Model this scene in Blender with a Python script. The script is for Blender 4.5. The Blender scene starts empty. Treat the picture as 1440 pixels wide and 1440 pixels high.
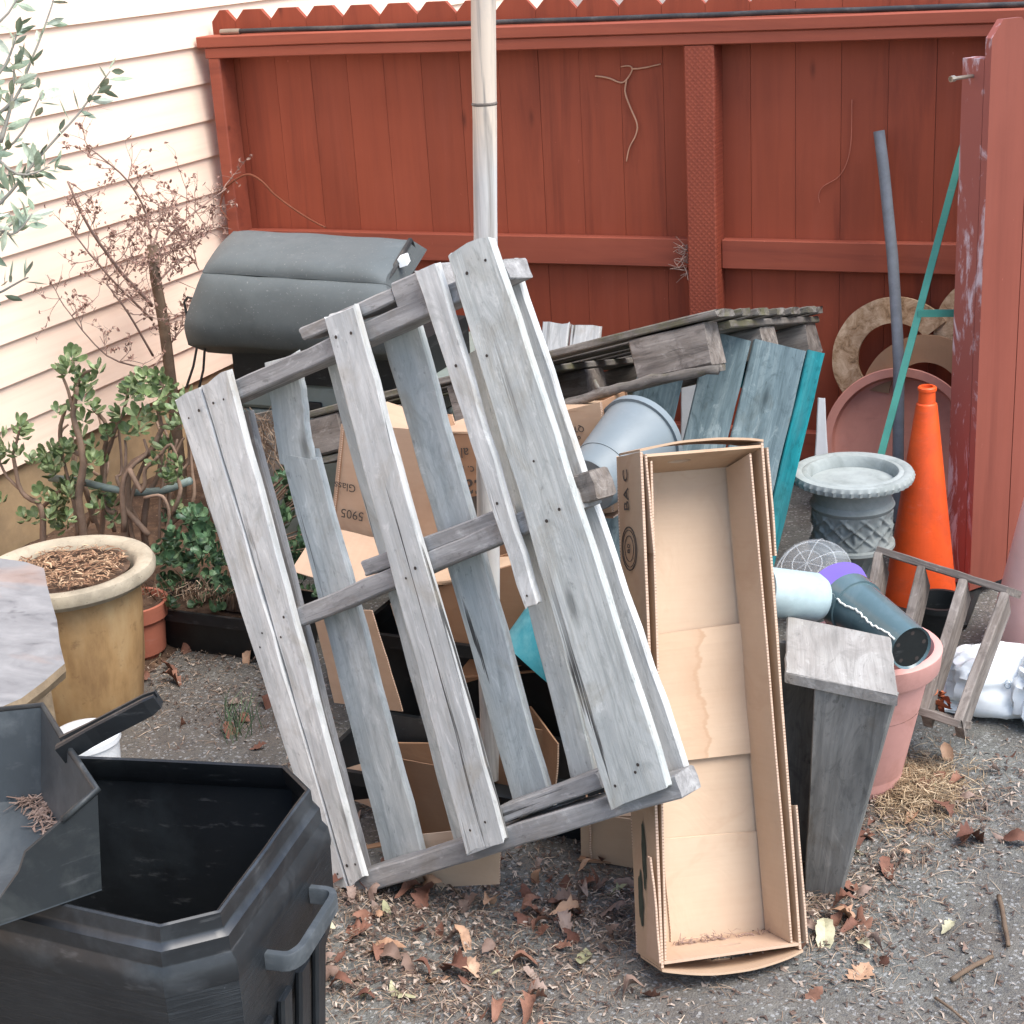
import bpy, math, random
from mathutils import Vector as V, Matrix, noise, Euler
random.seed(7)
R = math.radians
sc = bpy.context.scene
C = sc.collection
PI = math.pi

# ------------------------------------------------------------------ camera (metres, fence face is y = 0, ground z = 0)
FPX, YAW, PIT, ROL = 2300.0, -0.42568516, 0.3479884, -0.0615396
CO = V((0, -4.84929, 1.75))
fw = V((math.sin(YAW)*math.cos(PIT), math.cos(YAW)*math.cos(PIT), -math.sin(PIT)))
_r = V((math.cos(YAW), -math.sin(YAW), 0)); _u = _r.cross(fw)
rt = math.cos(ROL)*_r + math.sin(ROL)*_u
up = -math.sin(ROL)*_r + math.cos(ROL)*_u
cd = bpy.data.cameras.new('camera'); cam = bpy.data.objects.new('camera', cd); C.objects.link(cam)
M = Matrix.Identity(4)
for i in range(3):
    M[i][0], M[i][1], M[i][2], M[i][3] = rt[i], up[i], -fw[i], CO[i]
cam.matrix_world = M
cd.sensor_fit = 'HORIZONTAL'; cd.sensor_width = 36; cd.lens = 36*FPX/1440; cd.clip_end = 500; cd.clip_start = .05
sc.camera = cam

def ray(p): return fw + rt*((p[0]-720)/FPX) - up*((p[1]-720)/FPX)
def pin(p, axis, val):
    d = ray(p); return CO + d*((val-CO[axis])/d[axis])
def G(px, py, z=0): return pin((px, py), 2, z)       # point at height z
def Y(px, py, y): return pin((px, py), 1, y)         # point at distance y from the fence
def X(px, py, x): return pin((px, py), 0, x)
def D(px, py, dep): return CO + ray((px, py))*dep
class Plane:
    def __init__(s, o, n): s.o = V(o); s.n = V(n).normalized()
    def hit(s, p, off=0.0):
        d = ray(p); o = s.o + s.n*off
        return CO + d*((o-CO).dot(s.n)/d.dot(s.n))
def lerp(a, b, t): return a + (b-a)*t
def nz(x, y=0, z=0, s=1.0): return noise.noise(V((x, y, z))*s)

# ------------------------------------------------------------------ materials
def srgb(r, g, b):
    f = lambda c: c/12.92 if c <= .04045 else ((c+.055)/1.055)**2.4
    return (f(r/255), f(g/255), f(b/255), 1)
class NT:
    def __init__(s, name):
        s.m = bpy.data.materials.new(name); s.m.use_nodes = True
        s.t = s.m.node_tree; s.n = s.t.nodes; s.b = s.n['Principled BSDF']
        s.tc = s.n.new('ShaderNodeTexCoord'); s.oi = s.n.new('ShaderNodeObjectInfo')
    def lk(s, a, b): s.t.links.new(a, b)
    def node(s, t, **k):
        n = s.n.new(t)
        for a, v in k.items(): setattr(n, a, v)
        return n
    def coord(s, scale=(1, 1, 1), rnd=True, kind='Object'):
        mp = s.node('ShaderNodeMapping'); mp.inputs['Scale'].default_value = scale
        src = s.tc.outputs[kind]
        if rnd:
            ml = s.node('ShaderNodeMath', operation='MULTIPLY'); s.lk(s.oi.outputs['Random'], ml.inputs[0]); ml.inputs[1].default_value = 37.0
            ad = s.node('ShaderNodeVectorMath', operation='ADD'); s.lk(src, ad.inputs[0]); s.lk(ml.outputs[0], ad.inputs[1]); src = ad.outputs[0]
        s.lk(src, mp.inputs['Vector']); return mp.outputs[0]
    def noise(s, scale, vec, detail=6, rough=.6, dist=0.0):
        n = s.node('ShaderNodeTexNoise'); n.inputs['Scale'].default_value = scale; n.inputs['Detail'].default_value = detail
        n.inputs['Roughness'].default_value = rough; n.inputs['Distortion'].default_value = dist
        s.lk(vec, n.inputs['Vector']); return n.outputs['Fac']
    def voro(s, scale, vec, feature='F1', out='Distance', rand=1.0):
        n = s.node('ShaderNodeTexVoronoi', feature=feature); n.inputs['Scale'].default_value = scale
        n.inputs['Randomness'].default_value = rand
        s.lk(vec, n.inputs['Vector']); return n.outputs[out]
    def ramp(s, fac, stops):
        n = s.node('ShaderNodeValToRGB'); e = n.color_ramp.elements
        while len(e) < len(stops): e.new(.5)
        for el, (p, c) in zip(e, stops):
            el.position = p; el.color = c if isinstance(c, tuple) else (c, c, c, 1)
        s.lk(fac, n.inputs[0]); return n.outputs[0]
    def mix(s, fac, a, b, mode='MIX'):
        n = s.node('ShaderNodeMix', data_type='RGBA', blend_type=mode)
        for v, i in ((fac, 0), (a, 6), (b, 7)):
            if isinstance(v, (tuple, float, int)):
                n.inputs[i].default_value = v
            else: s.lk(v, n.inputs[i])
        return n.outputs[2]
    def math(s, op, a, b=0.0):
        n = s.node('ShaderNodeMath', operation=op)
        for v, i in ((a, 0), (b, 1)):
            if isinstance(v, (float, int)): n.inputs[i].default_value = v
            else: s.lk(v, n.inputs[i])
        return n.outputs[0]
    def done(s, col, rough=.8, bump=None, bstr=.3, bdist=.002, spec=.3):
        if isinstance(col, tuple): s.b.inputs['Base Color'].default_value = col
        else: s.lk(col, s.b.inputs['Base Color'])
        if isinstance(rough, (float, int)): s.b.inputs['Roughness'].default_value = rough
        else: s.lk(rough, s.b.inputs['Roughness'])
        s.b.inputs['Specular IOR Level'].default_value = spec
        if bump is not None:
            bp = s.node('ShaderNodeBump'); bp.inputs['Strength'].default_value = bstr; bp.inputs['Distance'].default_value = bdist
            s.lk(bump, bp.inputs['Height']); s.lk(bp.outputs[0], s.b.inputs['Normal'])
        return s.m

def wood(name, dark, mid, light, stain, crack=.5, moss=None, blot=.5, bdist=.003):
    t = NT(name)
    g = t.noise(1, t.coord((2.2, 26, 26)), 8, .62, 1.6)
    fine = t.noise(1, t.coord((5, 160, 160)), 4, .6, .4)
    col = t.ramp(g, [(.25, dark), (.5, mid), (.75, light)])
    bl = t.noise(1, t.coord((4.5, 13, 13)), 5, .6, 1.0)
    col = t.mix(t.math('MULTIPLY', t.ramp(bl, [(.42, 0.0), (.68, 1.0)]), blot), col, stain)
    col = t.mix(t.ramp(fine, [(.3, .28), (.55, 0.0)]), col, dark)
    bl2 = t.noise(1, t.coord((2.2, 6, 6)), 3, .5, .5)
    col = t.mix(t.ramp(bl2, [(.3, .32), (.5, 0.0)]), col, tuple(c*.75 for c in dark[:3])+(1,))
    sm = t.noise(1, t.coord((9, 20, 20)), 6, .7, 2.0)
    col = t.mix(t.math('MULTIPLY', t.ramp(sm, [(.52, 0.0), (.64, 1.0)]), .55), col, dark)
    col = t.mix(t.ramp(sm, [(.30, .5), (.42, 0.0)]), col, tuple(min(1, c*1.12+.02) for c in light[:3])+(1,))
    sp = t.noise(1, t.coord((30, 60, 60)), 4, .7)
    col = t.mix(t.ramp(sp, [(.62, 0.0), (.70, .45)]), col, tuple(c*.5 for c in dark[:3])+(1,))
    cr = t.noise(1, t.coord((1.1, 44, 44)), 4, .55, .8)
    crf = t.ramp(cr, [(.0, 1.0), (.335, 1.0), (.365, 0.0)])
    gate = t.ramp(t.noise(1, t.coord((2, 5, 5)), 2), [(.45, 0.0), (.6, 1.0)])
    crf = t.math('MULTIPLY', crf, t.math('MULTIPLY', gate, crack))
    col = t.mix(crf, col, (.03, .028, .027, 1))
    br = t.noise(1, t.coord((5, 9, 9)), 5, .65, 1.2)
    col = t.mix(t.ramp(br, [(.55, 0.0), (.72, .55)]), col, (dark[0]*.95+.02, dark[1]*.86+.01, dark[2]*.76, 1))
    kn = t.voro(1, t.coord((3.2, 11, 5)), rand=1.0)
    knf = t.ramp(kn, [(.05, .75), (.1, .3), (.16, 0.0)])
    col = t.mix(knf, col, tuple(c*.45 for c in dark[:3])+(1,))
    if moss:
        mf = t.noise(1, t.coord((7, 14, 14)), 6, .7)
        col = t.mix(t.ramp(mf, [(.5, 0.0), (.66, .8)]), col, moss)
    h = t.math('SUBTRACT', t.math('ADD', t.math('MULTIPLY', g, .9), t.math('MULTIPLY', fine, .5)), t.math('MULTIPLY', crf, 1.2))
    return t.done(col, .85, h, .55, bdist, .2)
W_PALE = wood('pale_weathered_wood', srgb(158, 158, 154), srgb(200, 199, 195), srgb(218, 217, 213), srgb(170, 172, 171), .9, blot=.75)
W_BLUE = wood('bluish_weathered_wood', srgb(148, 151, 147), srgb(188, 190, 185), srgb(208, 209, 204), srgb(164, 168, 166), .9, blot=.75)
W_STR = wood('stringer_wood', srgb(112, 110, 108), srgb(152, 150, 148), srgb(178, 176, 173), srgb(126, 124, 122), .8, blot=.7)
W_MOSS = wood('mossy_old_wood', srgb(70, 66, 62), srgb(118, 112, 106), srgb(150, 145, 138), srgb(84, 78, 70), .9, srgb(92, 90, 62), blot=.7)
W_BROWN = wood('brown_grey_wood', srgb(78, 72, 68), srgb(128, 120, 113), srgb(158, 150, 142), srgb(100, 88, 78), .6, blot=.5)
W_SLATE = wood('slate_grey_wood', srgb(66, 80, 84), srgb(104, 120, 124), srgb(140, 152, 152), srgb(88, 104, 108), .6, blot=.5)
W_STOOL = wood('planter_side_wood', srgb(86, 86, 84), srgb(126, 125, 121), srgb(150, 147, 141), srgb(102, 100, 96), .4, blot=.6)
W_STOOLTOP = wood('toplit_planter_wood', srgb(122, 119, 114), srgb(160, 157, 151), srgb(178, 175, 170), srgb(134, 128, 122), .6, blot=.6)  # paler copy of the planter wood; top light put into its colour
W_TEAL = wood('teal_painted_wood', srgb(10, 82, 88), srgb(20, 116, 122), srgb(40, 140, 144), srgb(70, 96, 98), .5, blot=.4)
W_DRIFT = wood('bleached_pole_wood', srgb(158, 152, 146), srgb(206, 202, 196), srgb(222, 218, 212), srgb(170, 172, 176), .25, blot=.4, bdist=.001)
def pole_mat():
    t = NT('bleached_pole_wood'); 
    sx = t.node('ShaderNodeSeparateXYZ'); t.lk(t.tc.outputs['Object'], sx.inputs[0])
    g = t.noise(1, t.coord((2, 50, 50)), 6, .6, .8); m = t.noise(1, t.coord((8, 14, 14)), 5, .6)
    wob_ = t.math('ADD', sx.outputs[0], t.math('MULTIPLY', m, .12))
    top = t.ramp(wob_, [(.36, 0.0), (.46, 1.0)])
    col = t.mix(top, srgb(192, 189, 184), srgb(206, 190, 172))
    col = t.mix(t.ramp(g, [(.34, .85), (.52, 0.0)]), col, srgb(136, 130, 124))
    col = t.mix(t.ramp(m, [(.52, 0.0), (.7, .5)]), col, srgb(158, 157, 156))
    return t.done(col, .75, g, .3, .001, .25)
W_DRIFT = pole_mat()
W_PARTICLE = None

def paint(name, base, dirt, vert=True, var=.10, bstr=.25, wear=None, island=True, rough=.6):
    t = NT(name)
    sc_ = (30, 30, 1.6) if vert else (1.6, 30, 30)
    g = t.noise(1, t.coord(sc_, False), 7, .6, .6)
    col = t.mix(t.ramp(g, [(.3, .35), (.6, 0.0)]), base, dirt)
    big = t.noise(1.7, t.coord((1, 1, 1), False), 5, .6)
    col = t.mix(t.ramp(big, [(.35, 0.0), (.7, .5)]), col, tuple(min(1, c*1.22+.012) for c in base[:3])+(1,))
    st = t.noise(1, t.coord((9, 9, .7) if vert else (.7, 9, 9), False), 6, .65, .5)
    col = t.mix(t.ramp(st, [(.30, .8), (.48, 0.0)]), col, dirt)
    kn = t.voro(1, t.coord((7, 7, 2.2) if vert else (2.2, 7, 7), False)); col = t.mix(t.ramp(kn, [(.03, .7), (.06, .25), (.09, 0.0)]), col, tuple(c*.6 for c in dirt[:3])+(1,))
    col = t.mix(t.ramp(st, [(.56, 0.0), (.75, .35)]), col, tuple(min(1, c*1.25+.02) for c in base[:3])+(1,))
    if island:
        ge = t.node('ShaderNodeNewGeometry')
        hv = t.node('ShaderNodeHueSaturation')
        v = t.math('ADD', t.math('MULTIPLY', ge.outputs['Random Per Island'], var*2), 1-var)
        t.lk(v, hv.inputs['Value']); t.lk(col, hv.inputs['Color']); col = hv.outputs[0]
    sp = t.noise(60, t.coord((1, 1, .5), False), 3, .7)
    col = t.mix(t.ramp(sp, [(.70, 0.0), (.76, .5)]), col, wear or tuple(min(1, c*1.8+.05) for c in base[:3])+(1,))
    return t.done(col, rough, t.math('ADD', g, t.math('MULTIPLY', sp, .2)), bstr, .002, .3)
RED = paint('red_fence_paint', srgb(146, 70, 47), srgb(108, 50, 37), var=.07)
REDRAIL = paint('red_rail_paint', srgb(148, 76, 56), srgb(116, 58, 46), False, .02)
REDGATE = paint('faded_red_gate_paint', srgb(130, 70, 56), srgb(108, 56, 46), True, .07)

def worn_edge():
    t = NT('worn_red_edge_paint')
    g = t.noise(1, t.coord((14, 14, 4), False), 8, .7, .8)
    col = t.mix(t.ramp(g, [(.52, 0.0), (.60, .8)]), srgb(150, 86, 76), srgb(206, 194, 200))
    return t.done(col, .7, g, .3)
REDWORN = worn_edge()
def mesh_red():
    t = NT('red_incised_post_paint')
    a = t.node('ShaderNodeTexWave', wave_type='BANDS', bands_direction='DIAGONAL'); a.inputs['Scale'].default_value = 36
    b = t.node('ShaderNodeTexWave', wave_type='BANDS', bands_direction='DIAGONAL'); b.inputs['Scale'].default_value = 36
    t.lk(t.coord((1, 0, 1), False), a.inputs['Vector']); t.lk(t.coord((-1, 0, 1), False), b.inputs['Vector'])
    h = t.math('MAXIMUM', a.outputs['Fac'], b.outputs['Fac'])
    g = t.noise(3, t.coord((6, 6, 1), False), 5)
    col = t.mix(t.ramp(g, [(.35, .4), (.65, 0.0)]), srgb(148, 75, 54), srgb(116, 56, 44))
    col = t.mix(t.ramp(h, [(.86, 0.0), (.97, .35)]), col, srgb(120, 52, 44))
    return t.done(col, .65, h, .35, .002)
REDMESH = mesh_red()

def plain(name, col, rough=.5, var=.25, scale=8, bstr=.0, spec=.4, dirt=None, dscale=3, speck=None):
    t = NT(name)
    n = t.noise(scale, t.coord(), 6, .65)
    dk = tuple(c*(1-var) for c in col[:3])+(1,)
    c = t.mix(t.ramp(n, [(.3, 1.0), (.7, 0.0)]), col, dk)
    if dirt:
        d = t.noise(dscale, t.coord(), 6, .7, .5)
        c = t.mix(t.ramp(d, [(.48, 0.0), (.7, .75)]), c, dirt)
    if speck:
        s_ = t.noise(140, t.coord(), 2, .6)
        c = t.mix(t.ramp(s_, [(.66, 0.0), (.72, .7)]), c, speck)
    rg = t.ramp(n, [(.3, min(1, rough+.12)), (.7, max(0, rough-.05))])
    sf = t.noise(1, t.coord((16, 5, 60)), 5, .7); c = t.mix(t.ramp(sf, [(.60, 0.0), (.72, .28)]), c, tuple(x*.6+.14 for x in col[:3])+(1,)); c = t.mix(t.ramp(sf, [(.28, .3), (.40, 0.0)]), c, tuple(x*.55+.01 for x in col[:3])+(1,))
    return t.done(c, rg, n, bstr, .004, spec)
def siding_mat():
    t = NT('peach_siding_paint')
    g = t.noise(1, t.coord((3, 1.2, 40), False), 6, .6)
    b = t.noise(1.6, t.coord((1, 1, 1), False), 5, .6)
    col = t.mix(t.ramp(b, [(.35, 0.0), (.7, .45)]), srgb(245, 220, 198), srgb(240, 206, 182))
    col = t.mix(t.ramp(g, [(.3, .25), (.55, 0.0)]), col, srgb(214, 172, 146))
    return t.done(col, .65, g, .12, .002, .3)
SIDING = siding_mat()
CONCRETE = plain('ochre_foundation', srgb(178, 152, 118), .9, .3, 9, .5, .2, srgb(140, 122, 98), 5)

def asphalt():
    t = NT('worn_asphalt')
    c = t.coord((1, 1, 1), False)
    big = t.noise(1.3, c, 5, .6); med = t.noise(14, c, 6, .7); fine = t.noise(190, c, 3, .7)
    v = t.voro(260, c); v2 = t.voro(190, c, out='Color')
    col = t.mix(t.ramp(med, [(.35, 0.0), (.65, 1.0)]), srgb(92, 93, 89), srgb(117, 117, 111))
    col = t.mix(t.ramp(big, [(.4, 0.0), (.62, .65)]), col, srgb(98, 88, 80))
    pat = t.noise(4.5, c, 6, .65, .5)
    col = t.mix(t.ramp(pat, [(.5, 0.0), (.66, .6)]), col, srgb(82, 74, 68))
    sep = t.node('ShaderNodeSeparateColor'); t.lk(v2, sep.inputs[0])
    col = t.mix(t.math('MULTIPLY', t.ramp(sep.outputs[0], [(.86, 0.0), (.92, 1.0)]), .45), col, srgb(172, 173, 172))
    col = t.mix(t.math('MULTIPLY', t.ramp(sep.outputs[1], [(.80, 0.0), (.87, 1.0)]), .5), col, srgb(70, 70, 72))
    col = t.mix(t.ramp(fine, [(.62, 0.0), (.74, .4)]), col, srgb(176, 176, 175))
    col = t.mix(t.ramp(fine, [(.28, .6), (.42, 0.0)]), col, srgb(54, 54, 56))
    h = t.math('ADD', t.math('MULTIPLY', v, -.6), t.math('ADD', t.math('MULTIPLY', fine, .8), t.math('MULTIPLY', med, .5)))
    return t.done(col, .9, h, .8, .004, .25)
ASPHALT = asphalt()
SOIL = plain('dark_brown_soil', srgb(92, 74, 62), .95, .5, 30, 1.0, .1, srgb(122, 96, 76), 12, srgb(176, 150, 124))

def cardboard(name, base, dark, stain=.0):
    t = NT(name)
    c = t.coord()
    n = t.noise(5, c, 6, .6); f = t.noise(1, t.coord((140, 6, 140)), 3, .5)
    col = t.mix(t.ramp(n, [(.35, .0), (.7, .55)]), base, dark)
    if stain:
        s_ = t.noise(3.2, c, 4, .6, .6)
        col = t.mix(t.math('MULTIPLY', t.ramp(s_, [(.53, 0.0), (.56, .55), (.575, .25), (.8, .45)]), stain), col, srgb(150, 105, 74))
    if stain > .8:
        sx = t.node('ShaderNodeSeparateXYZ'); t.lk(t.tc.outputs['Object'], sx.inputs[0])
        wv = t.noise(1, t.coord((14, 5, 5), False), 5, .6)
        dd_ = t.math('ADD', sx.outputs[1], t.math('MULTIPLY', wv, .09))
        col = t.mix(t.ramp(dd_, [(.060, 0.0), (.064, .6), (.068, .25), (.12, .12)]), col, srgb(160, 116, 80))
    col = t.mix(t.ramp(f, [(.35, .12), (.6, 0.0)]), col, dark)
    cr = t.noise(9, c, 3, .5, 1.5)
    return t.done(col, .8, t.math('ADD', t.math('MULTIPLY', f, .12), cr), .35, .006, .2)
CARD = cardboard('brown_cardboard', srgb(186, 160, 134), srgb(166, 137, 112), .35)
CARDIN = cardboard('pale_cardboard_inside', srgb(196, 174, 150), srgb(178, 152, 128), .2)
CARDST = cardboard('water_stained_cardboard', srgb(200, 176, 151), srgb(182, 154, 128), .9)
CARDPINK = cardboard('pinkish_cardboard', srgb(190, 163, 140), srgb(170, 140, 117), .2)
CARDDK = cardboard('orange_brown_cardboard', srgb(160, 127, 100), srgb(138, 105, 82), .25)
INK = plain('faded_dark_ink', srgb(74, 66, 60), .9, .2)
INKG = plain('green_black_ink', srgb(66, 72, 60), .9, .3, 60)
BLACKP = plain('black_bin_plastic', srgb(21, 24, 27), .38, .35, 12, .05, .5, srgb(38, 43, 46), 4)
BINRIM = plain('scuffed_black_plastic', srgb(30, 33, 36), .36, .3, 10, .05, .6, srgb(62, 66, 69), 9)
HANDLEG = plain('weathered_grey_plastic', srgb(72, 77, 80), .5, .3, 14, .05, .4, srgb(118, 122, 124), 8)
def grain_plastic():
    t = NT('wood_grain_black_plastic')
    g = t.noise(1, t.coord((9, 9, 130), False), 5, .6, .8)
    d = t.noise(5, t.coord(), 5, .7)
    col = t.mix(t.ramp(d, [(.45, 0.0), (.75, .5)]), srgb(26, 29, 32), srgb(56, 60, 63))
    sp = t.noise(120, t.coord(), 2, .6)
    col = t.mix(t.ramp(sp, [(.74, 0.0), (.78, .4)]), col, srgb(110, 114, 116))
    return t.done(col, .40, g, .6, .004, .5)
BLACKG = grain_plastic()
PAN = plain('dusty_black_plastic', srgb(40, 44, 46), .5, .3, 14, .05, .45, srgb(74, 77, 75), 6)
PANIN = plain('scuffed_grey_plastic', srgb(66, 72, 76), .45, .3, 9, .05, .45, srgb(96, 101, 103), 5)
WHITEP = plain('white_plastic', srgb(226, 228, 228), .4, .08, 5, 0, .4, srgb(200, 200, 196), 4)
GREYP = plain('grey_pot_plastic', srgb(122, 132, 136), .42, .15, 5, 0, .4, srgb(102, 110, 114), 5)
VINYL = plain('grey_vinyl', srgb(92, 98, 98), .58, .15, 5, .06, .35, srgb(74, 80, 80), 4, srgb(128, 130, 128))
DARKM = plain('dark_metal', srgb(40, 42, 42), .5, .4, 20, .1, .5, srgb(96, 92, 84), 9)
CABINET = plain('pale_grey_green_plastic', srgb(132, 141, 134), .5, .12, 6, 0, .4, srgb(108, 113, 103), 4)
ORANGE = plain('orange_cone_plastic', srgb(236, 88, 32), .45, .25, 5, .05, .4, srgb(170, 66, 34), 6)
TERRA = plain('terracotta', srgb(172, 106, 86), .85, .2, 9, .1, .2, srgb(148, 90, 74), 6)
TERRAP = plain('dusty_red_plastic', srgb(204, 142, 126), .6, .2, 7, .05, .3, srgb(176, 114, 102), 4)
PINKP = plain('pink_plastic_pot', srgb(210, 156, 146), .55, .15, 6, .05, .35, srgb(174, 124, 112), 7)
PINKPALE = plain('pale_pink_plastic', srgb(226, 182, 172), .5, .1, 6, 0, .35, srgb(214, 166, 152), 5)
PURPLE = plain('purple_plastic', srgb(128, 108, 196), .4, .12, 6)
TEALP = plain('teal_plastic', srgb(66, 150, 164), .4, .25, 14, .1, .4, srgb(120, 176, 184), 8)
BLUEW = plain('pale_blue_white_plastic', srgb(172, 190, 192), .45, .2, 30, .1, .4, srgb(150, 170, 172), 22)
POTBLK = plain('glossy_dark_pot_plastic', srgb(84, 106, 110), .18, .2, 6, 0, .6, srgb(104, 122, 126), 5)
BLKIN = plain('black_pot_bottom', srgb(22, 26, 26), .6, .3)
GREENM = plain('green_painted_metal', srgb(66, 138, 122), .5, .2, 14, .1, .4, srgb(52, 112, 100), 7)
GREYPIPE = plain('grey_pipe', srgb(120, 126, 134), .6, .25, 20, .15, .35, srgb(92, 96, 102), 12)
GREENPIPE = plain('pale_green_pipe', srgb(126, 140, 134), .6, .25, 14, .1, .3, srgb(98, 110, 104), 9)
BLKPIPE = plain('black_poly_pipe', srgb(50, 52, 54), .5, .3, 14, 0, .4, srgb(96, 90, 84), 8)
def corr():
    t = NT('corrugated_edge')
    sx = t.node('ShaderNodeSeparateXYZ'); t.lk(t.tc.outputs['Object'], sx.inputs[0])
    w = t.math('SINE', t.math('MULTIPLY', sx.outputs[0], 1150.0))
    n = t.noise(30, t.coord(), 3)
    f = t.math('MULTIPLY', t.ramp(w, [(.45, 0.0), (.7, .75)]), t.ramp(n, [(.35, .3), (.6, 1.0)]))
    return t.done(t.mix(f, srgb(196, 168, 146), srgb(96, 72, 56)), .9)
CORR = corr()
NAIL = plain('rusty_nail', srgb(62, 54, 50), .7, .3)
STEEL = plain('dull_steel', srgb(170, 160, 146), .4, .3); STEEL.node_tree.nodes['Principled BSDF'].inputs['Metallic'].default_value = .7
def glaze():
    t = NT('ochre_glazed_clay')
    n = t.noise(1, t.coord((12, 12, 3.5)), 6, .6, 0.0); m = t.noise(5, t.coord(), 6, .65); f = t.noise(30, t.coord(), 5, .7)
    col = t.ramp(n, [(.3, srgb(122, 92, 62)), (.5, srgb(176, 142, 98)), (.7, srgb(192, 164, 122))])
    col = t.mix(t.ramp(m, [(.5, 0.0), (.68, .65)]), col, srgb(140, 112, 80))
    col = t.mix(t.ramp(f, [(.58, 0.0), (.68, .45)]), col, srgb(108, 82, 60))
    return t.done(col, .55, m, .15, .004, .4)
GLAZE = glaze()
GLAZERIM = plain('pale_mossy_rim', srgb(182, 170, 148), .85, .35, 12, .4, .25, srgb(120, 112, 96), 7, srgb(110, 100, 84))
URN = plain('grey_cast_stone', srgb(142, 147, 144), .9, .3, 16, .5, .2, srgb(108, 114, 110), 9)
URNTOP = plain('toplit_cast_stone', srgb(162, 168, 165), .9, .25, 16, .5, .2, srgb(122, 128, 124), 9)  # lighter copy of the urn stone, with light from above painted in
def slate():
    t = NT('flagstone')
    c = t.coord((1, 1, 1))
    n = t.noise(9, t.coord((1, 1.8, 1)), 7, .6, .4); m = t.noise(3.2, t.coord((1, 2.0, 1)), 4, .55, .6)
    col = t.ramp(n, [(.28, srgb(84, 84, 86)), (.42, srgb(122, 122, 123)), (.7, srgb(146, 146, 146))])
    col = t.mix(t.ramp(m, [(.55, 0.0), (.66, .5)]), col, srgb(152, 124, 108))
    col = t.mix(t.ramp(m, [(.38, .7), (.41, 0.0)]), col, srgb(76, 74, 76))
    return t.done(col, .85, n, .35, .003, .2)
SLATE = slate()
SLATESIDE = plain('flagstone_broken_edge', srgb(150, 132, 108), .95, .4, 20, 1.0, .2, srgb(96, 84, 72), 14)
BARKJ = plain('jade_stem_bark', srgb(146, 122, 104), .9, .3, 24, .5, .2, srgb(112, 94, 80), 16)
BARKD = plain('dead_twig_bark', srgb(156, 130, 118), .95, .3, 30, .4, .1, srgb(128, 106, 98), 20)
STAKE = plain('old_stake_bark', srgb(118, 100, 84), .95, .4, 24, .8, .1, srgb(84, 74, 66), 14)
VINE = plain('dry_vine_tan', srgb(206, 160, 132), .9, .25, 30)
VINEB = plain('brown_vine', srgb(128, 74, 52), .9, .25, 30)
def leafmat(name, a, b, c_, rough=.45, trans=.15):
    t = NT(name)
    ge = t.node('ShaderNodeNewGeometry')
    col = t.ramp(t.math('FRACT', t.math('ADD', ge.outputs['Random Per Island'], t.oi.outputs['Random'])), [(.0, a), (.55, b), (1.0, c_)])
    mo = t.noise(60, t.coord(), 4, .65)
    col = t.mix(t.ramp(mo, [(.5, 0.0), (.7, .5)]), col, tuple(x*.55 for x in a[:3])+(1,))
    n = t.noise(40, t.coord(), 3)
    col = t.mix(t.ramp(n, [(.35, .3), (.6, 0.0)]), col, tuple(x*.7 for x in a[:3])+(1,))
    t.b.inputs['Subsurface Weight'].default_value = 0
    return t.done(col, rough, n, .1, .001, .4)
JADE = leafmat('jade_leaf', srgb(84, 102, 66), srgb(122, 140, 92), srgb(172, 184, 140), .35)
SHRUB = leafmat('dark_green_leaf', srgb(48, 70, 50), srgb(74, 104, 72), srgb(118, 146, 108), .4)
OLIVE = leafmat('olive_leaf', srgb(120, 136, 112), srgb(164, 178, 154), srgb(206, 214, 196), .5)
OLIVEB = plain('olive_bark', srgb(150, 146, 136), .9, .3, 20)
DEADLEAF = leafmat('dead_leaf_brown', srgb(120, 90, 80), srgb(156, 122, 108), srgb(188, 156, 138), .8)
LRED = leafmat('reddish_brown_leaf', srgb(96, 62, 50), srgb(122, 84, 68), srgb(150, 110, 90), .8)
LTAN = leafmat('tan_leaf', srgb(156, 120, 94), srgb(180, 144, 116), srgb(194, 160, 134), .7)
LOLV = leafmat('pale_olive_leaf', srgb(150, 148, 112), srgb(172, 168, 134), srgb(184, 178, 150), .7)
LGREY = leafmat('grey_brown_leaf', srgb(118, 96, 84), srgb(140, 118, 106), srgb(156, 136, 124), .8)
NEEDLE = leafmat('dry_needle', srgb(96, 76, 62), srgb(146, 122, 100), srgb(200, 180, 156), .8)
CRUMB = leafmat('leaf_crumb', srgb(70, 56, 50), srgb(112, 92, 80), srgb(196, 180, 164), .9)
STRAW = leafmat('straw_needle', srgb(104, 84, 62), srgb(158, 134, 104), srgb(214, 194, 162), .8)
CHIP = leafmat('wood_chip', srgb(110, 78, 58), srgb(160, 124, 94), srgb(206, 176, 142), .9)
GRASSD = leafmat('green_grass_blade', srgb(74, 96, 70), srgb(98, 122, 90), srgb(128, 148, 110), .6)
RUST = leafmat('rust_orange_leaf', srgb(128, 60, 34), srgb(160, 84, 48), srgb(176, 104, 70), .7)
BAG = plain('white_bag_film', srgb(236, 240, 241), .35, .05, 6, 0, .45, srgb(214, 224, 228), 4)
def particle():
    t = NT('mottled_particle_board')
    n = t.noise(26, t.coord(), 7, .75, .6); m = t.noise(9, t.coord(), 4, .6)
    col = t.ramp(n, [(.32, srgb(104, 82, 62)), (.46, srgb(166, 136, 106)), (.65, srgb(206, 180, 152))])
    col = t.mix(t.ramp(m, [(.55, 0.0), (.7, .5)]), col, srgb(120, 92, 70))
    return t.done(col, .9, n, .4, .003, .2)
PART = particle()
def clear():
    t = NT('clear_plastic'); t.b.inputs['Base Color'].default_value = (.92, .96, .96, 1)
    t.b.inputs['Roughness'].default_value = .08; t.b.inputs['Alpha'].default_value = .13
    return t.m
CLEAR = clear()
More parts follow.
